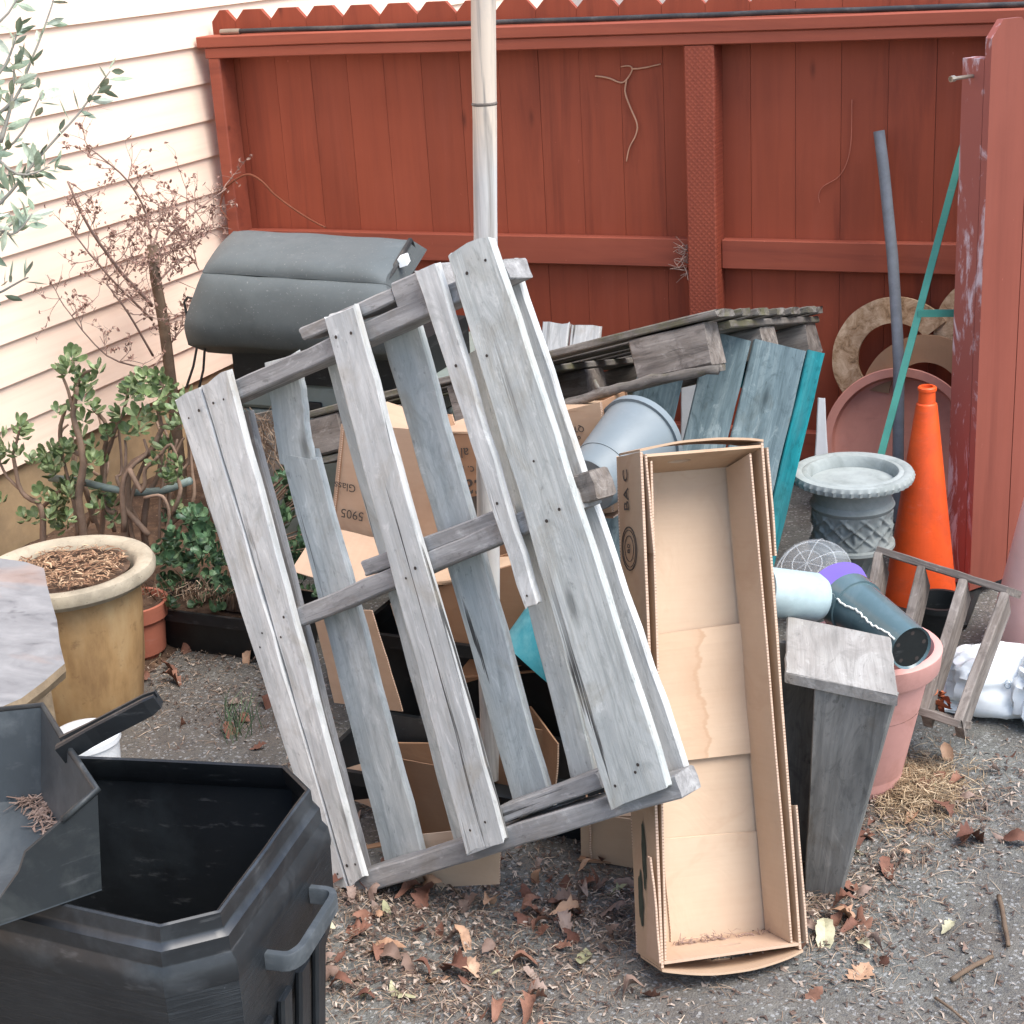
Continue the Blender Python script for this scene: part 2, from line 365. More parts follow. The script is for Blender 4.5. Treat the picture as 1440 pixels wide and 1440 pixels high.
CREAM = plain('neighbour_wall_paint', srgb(240, 214, 196), .8, .1)
ROOFN = plain('grey_shingle', srgb(120, 112, 108), .9, .3, 20, .4)
WHITEPAINT = plain('white_scribble', srgb(232, 232, 222), .7, .1)

# ------------------------------------------------------------------ object helpers
def thing(name, label, cat, loc=(0, 0, 0), group=None):
    o = bpy.data.objects.new(name, None); C.objects.link(o); o.location = loc
    o.empty_display_size = .05
    o['label'] = label; o['category'] = cat
    if group: o['group'] = group
    return o
def tag(o, label, cat, group=None, kind=None):
    if label: o['label'] = label
    if cat: o['category'] = cat
    if group: o['group'] = group
    if kind: o['kind'] = kind
    return o
def struct(o): o['kind'] = 'structure'; return o
def rootloc(o):
    l = V((0, 0, 0))
    while o is not None: l = l + o.location if o.type == 'EMPTY' else o.matrix_world.translation.copy(); o = None if o.type != 'EMPTY' else o.parent
    return l
WM = {}
def mk(name, verts, faces, mats, parent=None, M=None, mi=None, smooth=False, world=True):
    """one mesh object; verts are world coordinates unless world=False; M gives the local frame"""
    if M is None:
        c = V((0, 0, 0))
        for v in verts: c += V(v)
        M = Matrix.Translation(c/max(1, len(verts))) if world else Matrix.Identity(4)
    Mi = M.inverted()
    me = bpy.data.meshes.new(name)
    me.from_pydata([Mi @ V(v) for v in verts] if world else [V(v) for v in verts], [], faces)
    if not isinstance(mats, (list, tuple)): mats = [mats]
    for m in mats: me.materials.append(m)
    if mi:
        for p, i in zip(me.polygons, mi): p.material_index = i
    if smooth is True:
        for p in me.polygons: p.use_smooth = True
    me.update(); me.validate()
    if smooth == 'auto':
        for p in me.polygons: p.use_smooth = True
        try: me.set_sharp_from_angle(angle=R(38))
        except Exception: pass
    o = bpy.data.objects.new(name, me); C.objects.link(o)
    WM[o.name] = M.copy()
    if parent is not None:
        o.parent = parent
        PW = Matrix.Translation(parent.location) if parent.type == 'EMPTY' else WM[parent.name]
        o.matrix_basis = PW.inverted() @ M
    else: o.matrix_basis = M
    return o
class MB:
    def __init__(s): s.v = []; s.f = []; s.m = []
    def add(s, v, f, m=0):
        n = len(s.v); s.v += [V(x) for x in v]; s.f += [[i+n for i in q] for q in f]; s.m += [m]*len(f)
    def box(s, c, hx, hy, hz, m=0):
        c = V(c); hx, hy, hz = V(hx), V(hy), V(hz)
        v = [c+hx*a+hy*b+hz*d for d in (-1, 1) for b in (-1, 1) for a in (-1, 1)]
        s.add(v, [(0, 2, 3, 1), (4, 5, 7, 6), (0, 1, 5, 4), (2, 6, 7, 3), (0, 4, 6, 2), (1, 3, 7, 5)], m)
    def aabox(s, a, b, m=0):
        a, b = V(a), V(b); h = (b-a)/2
        s.box((a+b)/2, (h.x, 0, 0), (0, h.y, 0), (0, 0, h.z), m)
    def tube(s, pts, rad, n=8, m=0, cap=True):
        pts = [V(p) for p in pts]
        if not isinstance(rad, (list, tuple)): rad = [rad]*len(pts)
        base = len(s.v); ref = None
        for i, p in enumerate(pts):
            t = (pts[min(i+1, len(pts)-1)] - pts[max(i-1, 0)])
            t = t.normalized() if t.length > 1e-9 else V((0, 0, 1))
            if ref is None: ref = V((1, 0, 0)) if abs(t.x) < .8 else V((0, 1, 0))
            a = (ref - t*ref.dot(t)).normalized(); ref = a; b = t.cross(a)
            for k in range(n):
                w = 2*PI*k/n; s.v.append(p + (a*math.cos(w)+b*math.sin(w))*rad[i])
        for i in range(len(pts)-1):
            for k in range(n):
                s.f.append([base+i*n+k, base+i*n+(k+1) % n, base+(i+1)*n+(k+1) % n, base+(i+1)*n+k]); s.m.append(m)
        if cap:
            s.f.append([base+k for k in range(n)][::-1]); s.m.append(m)
            s.f.append([base+(len(pts)-1)*n+k for k in range(n)]); s.m.append(m)
    def lathe(s, prof, M=None, n=32, m=0, fn=None):
        M = M or Matrix.Identity(4); base = len(s.v)
        for j, (r, z) in enumerate(prof):
            for k in range(n):
                w = 2*PI*k/n; rr = r + (fn(w, z, j) if fn else 0)
                s.v.append(M @ V((rr*math.cos(w), rr*math.sin(w), z)))
        for j in range(len(prof)-1):
            for k in range(n):
                s.f.append([base+j*n+k, base+j*n+(k+1) % n, base+(j+1)*n+(k+1) % n, base+(j+1)*n+k])
                s.m.append(m if not isinstance(m, (list, tuple)) else m[j])
    def build(s, name, mats, parent=None, M=None, smooth=False):
        return mk(name, s.v, s.f, mats, parent, M, s.m, smooth)

def frame(o, x, z):
    x = V(x).normalized(); z = V(z); z = (z - x*z.dot(x)).normalized(); y = z.cross(x)
    M = Matrix.Identity(4)
    for i in range(3): M[i][0], M[i][1], M[i][2], M[i][3] = x[i], y[i], z[i], o[i]
    return M
PK = [0]
def plank(name, parent, q, n, th, mat, seg=14, ch=.003, wob=.0012, jag=.003, warp=.002, nails=(), edge=None):
    """board whose outer face is the quad q = (top left, top right, bottom right, bottom left); n points out of that face"""
    PK[0] += 13.7; sd = PK[0]
    q = [V(p) for p in q]
    tm, bm = (q[0]+q[1])/2, (q[2]+q[3])/2
    n = V(n).normalized()
    M = frame((tm+bm)/2, tm-bm, n); Mi = M.inverted()
    l = [Mi @ p for p in q]                # x along the board, y across
    vs, fs, mi = [], [], []
    NR = 12
    for i in range(seg+1):
        t = i/seg
        a = lerp(l[3], l[0], t); b = lerp(l[2], l[1], t)      # left edge, right edge
        w = (b-a).length
        dirv = (b-a)/max(w, 1e-6)
        na = nz(t*9+sd, 1.1)*wob*1.5 + nz(t*40+sd, 7)*wob*.6; nb = nz(t*9+sd, 5.3)*wob*1.5 + nz(t*40+sd, 9)*wob*.6
        wz = nz(t*2+sd, 9.1)*warp
        a = a - dirv*na; b = b + dirv*nb
        mid = [lerp(a, b, f) for f in (.25, .5, .75)]
        e = 0
        ring = [(a+dirv*ch, 0), (mid[0], 0), (mid[1], 0), (mid[2], 0), (b-dirv*ch, 0), (b, -ch), (b, -th+ch), (b-dirv*ch, -th), (mid[1], -th), (a+dirv*ch, -th), (a, -th+ch), (a, -ch)]
        for k, (p, z) in enumerate(ring):
            dx = 0
            if i in (0, seg) and jag: dx = nz(k*.37+sd, i*3.3, z*60)*jag
            vs.append(V((p.x+dx, p.y, z+wz+nz(t*14+sd, k*.7)*wob*.3)))
        if i:
            o0, o1 = (i-1)*NR, i*NR
            for k in range(NR):
                fs.append([o0+k, o1+k, o1+(k+1) % NR, o0+(k+1) % NR]); mi.append(2 if edge and (4 <= k <= 6 or k >= 10) else 0)
    fs.append(list(range(NR))); mi.append(0)
    fs.append([seg*NR+k for k in range(NR)][::-1]); mi.append(0)
    for (u, v) in nails:
        u += random.uniform(-.012, .012); v += random.uniform(-.1, .1); c = lerp(lerp(l[3], l[0], u), lerp(l[2], l[1], u), v)
        b0 = len(vs); r = random.uniform(.0022, .0036)
        for k in range(8): vs.append(V((c.x+r*math.cos(k*PI/4), c.y+r*math.sin(k*PI/4), warp*.4+.0012)))
        fs.append([b0+k for k in range(8)]); mi.append(1)
    me_v = [M @ v for v in vs]
    # orientation: y axis may run right-to-left, keep outward normals
    yv = (l[1]-l[0]).y
    if yv > 0: fs = [f[::-1] for f in fs[:-len(nails)]] + fs[-len(nails):] if nails else [f[::-1] for f in fs]
    return mk(name, me_v, fs, [mat, NAIL, edge] if edge else [mat, NAIL], parent, M, mi)
def bar(name, parent, p0, p1, w, th, n, mat, **k):
    """board with centre line p0 -> p1 on its outer face"""
    p0, p1 = V(p0), V(p1); x = (p1-p0).normalized(); s = V(n).normalized().cross(x).normalized()*w/2
    return plank(name, parent, (p1+s, p1-s, p0-s, p0+s), n, th, mat, **k)
def panel(name, parent, q, n, th, mat, **k):
    k.setdefault('seg', 8); k.setdefault('ch', .0007); k.setdefault('wob', .0012); k.setdefault('jag', .002); k.setdefault('warp', .003); k.setdefault('edge', CORR)
    return plank(name, parent, q, n, th, mat, **k)
def text_part(name, parent, txt, o, x, n, size, mat, label=None):
    cu = bpy.data.curves.new(name, 'FONT'); cu.body = txt; cu.size = size; cu.extrude = .0003; cu.resolution_u = 3
    cu.align_x = 'CENTER'; cu.align_y = 'CENTER'
    tmp = bpy.data.objects.new('tmp', cu); C.objects.link(tmp)
    dg = bpy.context.evaluated_depsgraph_get(); me = bpy.data.meshes.new_from_object(tmp.evaluated_get(dg))
    vs = [v.co.copy() for v in me.vertices]; fs = [list(p.vertices) for p in me.polygons]
    bpy.data.objects.remove(tmp); bpy.data.curves.remove(cu); bpy.data.meshes.remove(me)
    M = frame(V(o)+V(n).normalized()*.0016, x, n)
    return mk(name, [M @ v for v in vs], fs, mat, parent, M)

# ------------------------------------------------------------------ the setting
def grid(x0, x1, y0, y1, nx, ny, zf):
    vs = [V((lerp(x0, x1, i/nx), lerp(y0, y1, j/ny), 0)) for j in range(ny+1) for i in range(nx+1)]
    for v in vs: v.z = zf(v.x, v.y)
    fs = [[j*(nx+1)+i, j*(nx+1)+i+1, (j+1)*(nx+1)+i+1, (j+1)*(nx+1)+i] for j in range(ny) for i in range(nx)]
    return vs, fs
vs, fs = grid(-3.2, 1.6, -5.2, 0.0, 110, 120, lambda x, y: .006*nz(x, y, 3, 2.1)+.003*nz(x, y, 1, 9))
b0 = len(vs)
xs = [-40, -3.2, 1.6, 40]; ys = [-40, -5.2, 0.0, 40]
mb = MB(); mb.add(vs, fs)
for i in range(3):
    for j in range(3):
        if i == 1 and j == 1: continue
        mb.add([(xs[i], ys[j], -.004), (xs[i+1], ys[j], -.004), (xs[i+1], ys[j+1], -.004), (xs[i], ys[j+1], -.004)], [(0, 1, 2, 3)])
struct(mb.build('ground', ASPHALT, smooth=True, M=Matrix.Identity(4)))
def soilz(x, y):
    e = min(1, max(0, (-2.35 + .12*nz(y*2.1, 5) - x)/.35)); f = min(1, max(0, (y+2.4)/.5))
    return -.012 + .085*e*f + .012*nz(x, y, 7, 9)*e
vs, fs = grid(-3.22, -2.15, -2.6, -.02, 40, 90, soilz)
struct(mk('soil', vs, fs, SOIL, smooth=True, M=Matrix.Identity(4)))

# house wall of lapped boards
XW = -3.222
wall = thing('house_wall', 'pale peach house wall of lapped horizontal boards at the left', 'wall', (XW, -2, 0))
mb = MB(); z = .322
y0, y1 = -9.0, 3.2
while z < 3.0:
    # a wedge-shaped lapped board: thick bottom edge proud by 14 mm
    a, b = .015, .002
    vs = [(XW-.03, y0, z), (XW+a, y0, z), (XW+b, y0, z+.1305), (XW-.03, y0, z+.1305)]
    vs += [(x, y1, zz) for x, _, zz in vs]
    mb.add(vs, [(0, 1, 2, 3), (7, 6, 5, 4), (1, 5, 6, 2), (0, 4, 5, 1), (3, 2, 6, 7)])
    z += .1205
mb.build('siding', SIDING, wall, M=Matrix.Translation((XW, 0, 0)))
mb = MB(); mb.aabox((XW-.2, y0, -.3), (XW-.006, y1, .34)); mb.build('foundation', CONCRETE, wall)
mb = MB(); mb.aabox((XW-.2, y0, .34), (XW-.032, y1, 3.3)); mb.build('backing', CREAM, wall)

nb = thing('neighbour_house', 'pale house wall seen in the gaps above the red fence', 'house', (-1, 4, 0))
mb = MB(); mb.aabox((-7, 5.0, 0), (4, 5.2, 3.2)); mb.build('wall', CREAM, nb)
mb = MB(); mb.add([(-7.3, 4.6, 3.1), (4.3, 4.6, 3.1), (4.3, 7.5, 4.4), (-7.3, 7.5, 4.4), (-7.3, 4.6, 3.2), (4.3, 4.6, 3.2), (4.3, 7.5, 4.5), (-7.3, 7.5, 4.5)],
                  [(3, 2, 1, 0), (4, 5, 6, 7), (0, 1, 5, 4), (1, 2, 6, 5), (2, 3, 7, 6), (3, 0, 4, 7)]); mb.build('roof', ROOFN, nb)

# red fence
fence = thing('wooden_fence', 'tall red painted board fence with notched tops across the back', 'fence', (-1.5, 0, 0))
mb = MB(); pitch = .1353; n0 = -2.557
k0 = -5
for k in range(k0, 29):
    xa = n0 + pitch*k + .0006; xb = xa + pitch - .0012
    if xb < -3.2: continue
    xa = max(xa, -3.19)
    yj = .0025*nz(k*3.1, 2); zt = 1.516 + .004*nz(k*1.7, 9); ch = .036
    prof = [(xa, -.02), (xb, -.02), (xb, zt-ch), (xb-ch*.95, zt), (xa+ch*.95, zt), (xa, zt-ch)]
    f = [V((x, yj, z)) for x, z in prof]; b = [V((x, yj+.018, z)) for x, z in prof]
    n = 6
    mb.add(f+b, [list(range(n)), list(range(2*n-1, n-1, -1))]+[[i, i+n, (i+1) % n+n, (i+1) % n] for i in range(n)])
mb.build('board_panel', RED, fence, M=Matrix.Translation((-1.5, 0, 0)))
XR = 1.2
def rail(name, z0, z1, ya, yb, x0=-3.19, x1=XR, mat=None):
    mid = (z0+z1)/2
    return plank(name, fence, ((x0, ya, z1), (x1, ya, z1), (x1, ya, z0), (x0, ya, z0)), (0, -1, 0), yb, mat or REDRAIL, seg=2)
def beam(name, x0, x1, ya, yb, z0, z1, mat, parent):
    """chamfered beam along x, long enough to need slight waviness"""
    mb = MB(); c = .003; N = 40; prof = [(ya+c, z0), (ya, z0+c), (ya, z1-c), (ya+c, z1), (yb-c, z1), (yb, z1-c), (yb, z0+c), (yb-c, z0)]
    for i in range(N+1):
        x = lerp(x0, x1, i/N); dy = .0018*nz(x*2.2, z0*9); dz = .0018*nz(x*2, z0*5, 4)
        mb.v += [V((x, y+dy, z+dz)) for y, z in prof]
    for i in range(N):
        for k in range(8): mb.f.append([i*8+k, (i+1)*8+k, (i+1)*8+(k+1) % 8, i*8+(k+1) % 8]); mb.m.append(0)
    mb.f += [list(range(8)), [N*8+k for k in range(7, -1, -1)]]; mb.m += [0, 0]
    return mb.build(name, mat, parent, M=Matrix.Translation(((x0+x1)/2, ya, z0)))
beam('lower_cap_rail', -3.17, XR, -.092, -.004, 1.369, 1.4035, REDRAIL, fence)
beam('upper_cap_rail', -3.195, XR, -.098, -.004, 1.4045, 1.440, REDRAIL, fence)
beam('middle_rail', -3.115, -1.517, -.040, -.004, .700, .790, REDRAIL, fence)
beam('middle_rail', -1.421, XR, -.040, -.004, .700, .790, REDRAIL, fence)
beam('bottom_rail', -3.115, -1.517, -.040, -.004, .10, .19, REDRAIL, fence)
beam('bottom_rail', -1.421, XR, -.040, -.004, .10, .19, REDRAIL, fence)
def postbox(name, x0, x1, y0, y1, z0, z1, mat, parent):
    mb = MB(); c = .004; prof = [(x0+c, y0), (x1-c, y0), (x1, y0+c), (x1, y1), (x0, y1), (x0, y0+c)]
    N = 20
    for i in range(N+1):
        z = lerp(z0, z1, i/N); d = .0015*nz(z*3, x0*7)
        mb.v += [V((x+d, y, z)) for x, y in prof]
    for i in range(N):
        for k in range(6): mb.f.append([i*6+k, i*6+(k+1) % 6, (i+1)*6+(k+1) % 6, (i+1)*6+k]); mb.m.append(0)
    mb.f += [list(range(5, -1, -1)), [N*6+k for k in range(6)]]; mb.m += [0, 0]
    return mb.build(name, mat, parent, M=Matrix.Translation((x0, y0, 0)))
postbox('post', -1.515, -1.4235, -.090, -.005, -.05, 1.3675, REDMESH, fence)
postbox('post', -3.165, -3.12, -.090, -.005, -.05, 1.3675, REDRAIL, fence)
postbox('post', .55, .64, -.090, -.005, -.05, 1.3675, REDMESH, fence)

# pipe lying on the cap rail
mb = MB(); pts = [V((lerp(-3.11, 1.1, i/40), -.045+.006*nz(i*.3, 2), 1.449+.003*abs(nz(i*.25, 5)))) for i in range(41)]
mb.tube(pts, .0082, 10)
pp = mb.build('irrigation_pipe', BLKPIPE, smooth=True)
tag(pp, 'thin black pipe lying along the top rail of the red fence', 'pipe')
mb = MB(); mb.tube([pts[0]+V((-.02, 0, 0)), pts[0], pts[0]+V((.055, 0, 0))], [.010, .0105, .0100], 10); mb.build('pipe_coupling', STEEL, pp, smooth='auto')

# swung gate at the right
GP = V((-.545, -.79, 0)); ga = R(56); gd = V((math.cos(ga), math.sin(ga), 0)); gn = V((gd.y, -gd.x, 0))   # gn faces the camera side
gate = thing('garden_gate', 'faded red board gate standing open at the right edge', 'gate', GP)
mb = MB()
for k in range(6):
    a0 = .1385*k+.001; a1 = .1385*(k+1)-.002; ch = .04; zt = 1.462+.004*nz(k*2.3, 4); z0 = .03
    prof = [(a0, z0), (a1, z0), (a1, zt-ch), (a1-ch*.9, zt), (a0+ch*.9, zt), (a0, zt-ch)]
    f = [GP+gd*s+V((0, 0, z)) for s, z in prof]; b = [p-gn*.019 for p in f]
    mb.add(f+b, [list(range(6)), list(range(11, 5, -1))]+[[i, i+6, (i+1) % 6+6, (i+1) % 6] for i in range(6)], 0)
    if k == 0:
        mb.m[-1] = 1; mb.m[-2] = 1
gm = frame(GP, gd, gn)
GMz = Matrix.Translation(GP) @ Matrix.Rotation(ga, 4, 'Z')
mb.build('board_panel', [REDGATE, REDWORN], gate, M=GMz)
mb = MB()
st = lambda s, t, z: GP+gd*s-gn*(.020+t)+V((0, 0, z))
vs = [st(s, t, z) for z in (.04, 1.375) for s, t in ((.002, .001), (.05, .001), (.05, .068), (.002, .068))]
mb.add(vs, [(3, 2, 1, 0), (4, 5, 6, 7), (0, 1, 5, 4), (1, 2, 6, 5), (2, 3, 7, 6), (3, 0, 4, 7)])
mb.build('stile', REDWORN, gate, M=GMz)
for zz in (.2, 1.2):
    mb = MB(); vs = [st(s, t, z) for z in (zz, zz+.09) for s, t in ((.052, .001), (.82, .001), (.82, .038), (.052, .038))]
    mb.add(vs, [(3, 2, 1, 0), (4, 5, 6, 7), (0, 1, 5, 4), (1, 2, 6, 5), (2, 3, 7, 6), (3, 0, 4, 7)])
    mb.build('ledge', REDRAIL, gate, M=GMz)
mb = MB(); c = st(.0, .035, 1.335); mb.tube([c+gd*.03, c, c-gd*.055, c-gd*.072], [.0045, .0045, .0045, .006], 8)
mb.tube([c-gd*.060, c-gd*.072], .0075, 8); mb.build('bolt', STEEL, gate, smooth='auto')

# ------------------------------------------------------------------ main pallet
def tilted(px, yaw, roll, tilt, z0=0):
    o = G(px[0], px[1], z0); a, b, t = R(yaw), R(roll), R(tilt)
    hx = V((math.cos(a), math.sin(a), 0)); n0 = V((math.sin(a), -math.cos(a), 0))
    u = V((0, 0, 1))*math.cos(t) - n0*math.sin(t)
    ax = hx*math.cos(b)+u*math.sin(b); ay = -hx*math.sin(b)+u*math.cos(b)
    return o, ax, ay, ax.cross(ay)
o, ax, ay, n = tilted((470, 1253), -12, 26.2, 9)
PL = Plane(o, n)
pal = thing('wooden_pallet', 'large pale grey weathered pallet propped up diagonally in the middle', 'pallet', o)
def pq(pts, off, plane=PL): return [plane.hit(p, off) for p in pts]
BT = .017
F = lambda pts, mat=W_PALE, nails=(), **k: plank('deck_board', pal, pq(pts, 0), n, BT, mat, nails=nails, **{**dict(jag=.010, wob=.003, warp=.004), **k})
B = lambda pts, mat=W_BLUE, nails=(), **k: plank('back_board', pal, pq(pts, -.087), n, BT, mat, nails=nails, **{**dict(jag=.010, wob=.003, warp=.004), **k})
nl = [(.035, .3), (.04, .7), (.5, .35), (.515, .7), (.955, .3), (.965, .75)]
F([(243, 562), (281, 544), (489, 1247), (466, 1255)], nails=nl)
F([(283, 543), (319, 522), (511, 1232), (491, 1247)], nails=nl)
F([(455, 449), (497, 430), (709, 1180), (655, 1203)], nails=nl)
F([(583, 383), (612, 371), (757, 849), (737, 856)], nails=[(.04, .5), (.3, .4), (.7, .6)])
F([(628, 357), (692, 334), (940, 1107), (856, 1136)], W_BLUE, nails=[(.03, .2), (.035, .5), (.05, .75), (.5, .3), (.52, .7), (.62, .5), (.965, .4), (.975, .8), (.8, .3)])
# back deck
B([(322, 590), (350, 577), (517, 1226), (486, 1240)], W_STR)
B([(372, 520), (416, 500), (441, 664), (392, 650)], W_BLUE, jag=.035)
B([(396, 646), (445, 640), (598, 1212), (543, 1222)], W_BLUE, jag=.03)
B([(450, 482), (484, 467), (694, 1172), (640, 1190)], W_BLUE)
B([(533, 462), (585, 448), (777, 1133), (727, 1150)], W_BLUE)
B([(650, 500), (690, 485), (842, 1108), (806, 1112)], W_BLUE)
B([(690, 372), (722, 366), (968, 1096), (905, 1116)], W_PALE)
def stringer(p0, p1, w, off, mat, th=.068, **k):
    a, b = PL.hit(p0, off), PL.hit(p1, off)
    return bar('stringer', pal, a, b, w, th, n, mat, jag=.006, wob=.002, **k)
stringer((300, 562), (712, 379), .036, -.018, W_STR)
stringer((409, 873), (812, 702), .036, -.018, W_STR)
stringer((485, 1250), (952, 1106), .040, -.018, W_STR)
# doubled pieces nailed on above the stringers
def block(p0, p1, w, off=-.022, mat=W_STR, th=.058): 
    return bar('repair_block', pal, PL.hit(p0, off), PL.hit(p1, off), w, th, n, mat, seg=6, jag=.006, wob=.002)
block((423, 470), (552, 415), .024)
block((555, 418), (617, 390), .052, -.019)
block((510, 800), (700, 728), .028)
block((617, 1204), (690, 1180), .026)
block((700, 1148), (842, 1097), .03)
block((810, 690), (834, 682), .05, -.03, W_BROWN)
# splinter and scrap on the middle stringer
# ------------------------------------------------------------------ pole behind the pallet
a = Y(683, 345, -2.05); b = Y(680, 0, -2.05); d = (b-a)/(b.z-a.z)
mb = MB(); pts = []; rd = []
for i in range(26):
    z = lerp(.02, 2.05, i/25); p = a + d*(z-a.z); pts.append(p+V((.003*nz(i*.4, 1), .003*nz(i*.4, 5), 0))); rd.append(.0225+.0008*nz(i*.7, 3))
mb.tube(pts, rd, 14)
pole = mb.build('wooden_pole', W_DRIFT, M=frame(pts[12], (0, 0, 1), (0, -1, 0)), smooth='auto')
tag(pole, 'bleached round pole standing upright behind the leaning pallet', 'pole')
c = Y(680, 148, -2.075)
mb = MB(); cc = a + d*(c.z-a.z); mb.tube([cc-V((0, 0, .003)), cc, cc+V((0, 0, .003))], [.0228, .0240, .0228], 14)
mb.build('node_ring', W_BROWN, pole, smooth=True)

# ------------------------------------------------------------------ long open cardboard box
o, ax, ay, n = tilted((928, 1360), 41, -5.0, 20, .055)
LB = Plane(o, n)
bx = thing('cardboard_box', 'tall narrow open cardboard box standing on end in front', 'box', o)
TL, TR, BR, BL = [LB.hit(p) for p in ((900, 636), (1074, 622), (1128, 1334), (930, 1362))]
dp = .120; th = .005
ins = lambda p, s, t, k: p + ax*s + ay*t - n*k
panel('back_panel', bx, [TL-n*dp, TR-n*dp, BR-n*dp, BL-n*dp], n, th, CARDIN)
panel('side_panel', bx, [TL-n*(dp+.004), TL, BL, BL-n*(dp+.004)], -ax, th, CARD, warp=0, wob=.0004)
panel('side_panel', bx, [TR, TR-n*(dp+.004), BR-n*(dp+.004), BR], ax, th, CARD)
def panel_hole(name, parent, q, nrm, th, mat, c, rx, ry):
    q = [V(p) for p in q]; ex = (q[1]-q[0]); ey = (q[3]-q[0]); N = 32
    vs, fs = [], []
    for k in range(N):
        w = 2*PI*k/N; cx, cy = math.cos(w), math.sin(w)
        inn = (c[0]+rx*cx, c[1]+ry*cy)
        ts = []
        if cx > 1e-6: ts.append((1-c[0])/cx)
        if cx < -1e-6: ts.append(-c[0]/cx)
        if cy > 1e-6: ts.append((1-c[1])/cy)
        if cy < -1e-6: ts.append(-c[1]/cy)
        t = min(ts); out = (c[0]+t*cx, c[1]+t*cy)
        # snap to corners
        out = tuple(0 if x < .06 and abs(x) < .06 else (1 if x > .94 else x) for x in out) if (abs(out[0]-round(out[0])) < .06 and abs(out[1]-round(out[1])) < .06) else out
        for (u, v) in (inn, out):
            p = q[0]+ex*u+ey*v
            vs += [p, p-nrm*th]
    for k in range(N):
        a0 = k*4; b0 = ((k+1) % N)*4
        fs += [[a0, a0+2, b0+2, b0], [a0+1, b0+1, b0+3, a0+3], [a0, b0, b0+1, a0+1], [a0+2, a0+3, b0+3, b0+2]]
    return mk(name, vs, fs, mat, parent, frame(q[0], ex, nrm))
bow = n*.012+ay*.006
panel_hole('end_panel', bx, [TL+ax*.006-ay*.004, TR-ax*.006-ay*.004, TR-ax*.006-ay*.030-n*dp, TL+ax*.006-ay*.030-n*dp], (ay-n*.2).normalized(), th, CARD, (.38, .40), .10, .085)
panel_hole('end_panel', bx, [BL+ax*.006+ay*.006, BR-ax*.006+ay*.006, BR-ax*.006+ay*.006-n*dp, BL+ax*.006+ay*.006-n*dp], -ay, th, CARDPINK, (.55, .40), .10, .05)
# folded inner flaps along both long sides
panel('inner_flap', bx, [ins(TL, .020, -.016, .002), ins(TL, .026, -.036, dp-.01), ins(BL, .014, .012, dp-.01), ins(BL, .014, .012, .003)], ax, .004, CARD, warp=.004)
panel('inner_flap', bx, [ins(TR, -.034, -.038, dp-.01), ins(TR, -.022, -.018, .0), ins(BR, -.020, .012, .002), ins(BR, -.020, .012, dp-.01)], -ax, .004, CARDIN, warp=.004)
# outer doubled flaps
panel('outer_flap', bx, [ins(TL, .006, -.004, .03), ins(TL, .009, -.004, -.004), ins(TL, .010, -.175, -.006), ins(TL, .006, -.175, .03)], -ax, .004, CARD, warp=.002)
panel('outer_flap', bx, [ins(TR, .008, -.010, -.004), ins(TR, .008, -.010, .08), ins(TR, .006, -.20, .08), ins(TR, .010, -.20, -.002)], ax, .004, CARD)
panel('outer_flap', bx, [ins(BL, -.006, .19, .008), ins(BL, -.005, .19, -.002), ins(BL, -.004, .01, -.006), ins(BL, -.006, .012, .06)], -ax, .004, CARDPINK)
panel('outer_flap', bx, [ins(BR, .010, .25, -.004), ins(BR, .012, .24, .07), ins(BR, .010, .01, .07), ins(BR, .010, .01, -.006)], ax, .004, CARDIN)
# curved end flaps (bowed outwards)
def bowed(name, A, B_, dirn, depth, out, mat):
    mb = MB(); N = 16; vs = []
    for i in range(N+1):
        t = i/N; p = lerp(A, B_, t) + out*(4*t*(1-t)) + dirn*(.001*nz(t*5, 2))
        vs += [p, p-n*depth, p+dirn*.004, p-n*depth+dirn*.004]
    fs = []
    for i in range(N):
        a, b = i*4, i*4+4
        fs += [[a, b, b+1, a+1], [a+2, a+3, b+3, b+2], [a, a+2, b+2, b], [a+1, b+1, b+3, a+3]]
    fs += [[0, 1, 3, 2], [N*4, N*4+2, N*4+3, N*4+1]]
    return mk(name, vs, fs, mat, bx, frame(A, B_-A, n), smooth=False)
bowed('end_flap', TL+ay*.001, TR+ay*.001, ay, dp*.9, ay*.010+n*.006, CARD)
bowed('end_flap', BL-ay*.001+n*.004, BR-ay*.001+n*.004, -ay, dp*.9, -ay*.016+n*.014, CARD)
# loose inner liner over the lower half of the back
LBk = lambda p, k=dp-.012: LB.hit(p, -k)
panel('liner_flap', bx, [LBk((921, 893)), LBk((1066, 873)), LBk((1083, 1056)), LBk((934, 1073))], n, .004, CARDST, warp=.006, wob=.003)
panel('liner_flap', bx, [LBk((931, 1180), dp-.004), LBk((1078, 1168), dp-.004), LBk((1086, 1312), dp-.004), LBk((944, 1330), dp-.004)], n, .003, CARDIN, warp=.003)
# printing on the left outer side: rotated lettering and round stamp
se = (TL-BL).normalized(); sn = n.cross(se).normalized(); sn = sn if sn.dot(ax) < 0 else -sn
sidep = lambda s, t: TL - n*s + se*t + sn*.0006
text_part('printed_letters', bx, 'BA C', sidep(.074, -.062), se, sn, .034, INK)
def ringpart(name, parent, c, ex, ey, nrm, r0, r1, mat, N=40):
    vs = []; fs = []
    for k in range(N):
        w = 2*PI*k/N; e = ex*math.cos(w)+ey*math.sin(w)
        vs += [c+e*r0+nrm*.0012, c+e*r1+nrm*.0012, c+e*r1+nrm*.0002, c+e*r0+nrm*.0002]
    for k in range(N):
        a, b = k*4, ((k+1) % N)*4
        fs += [[a, a+1, b+1, b], [a+1, a+2, b+2, b+1], [a+3, a, b, b+3]]
    return mk(name, vs, fs, mat, parent, frame(c, ex, nrm))
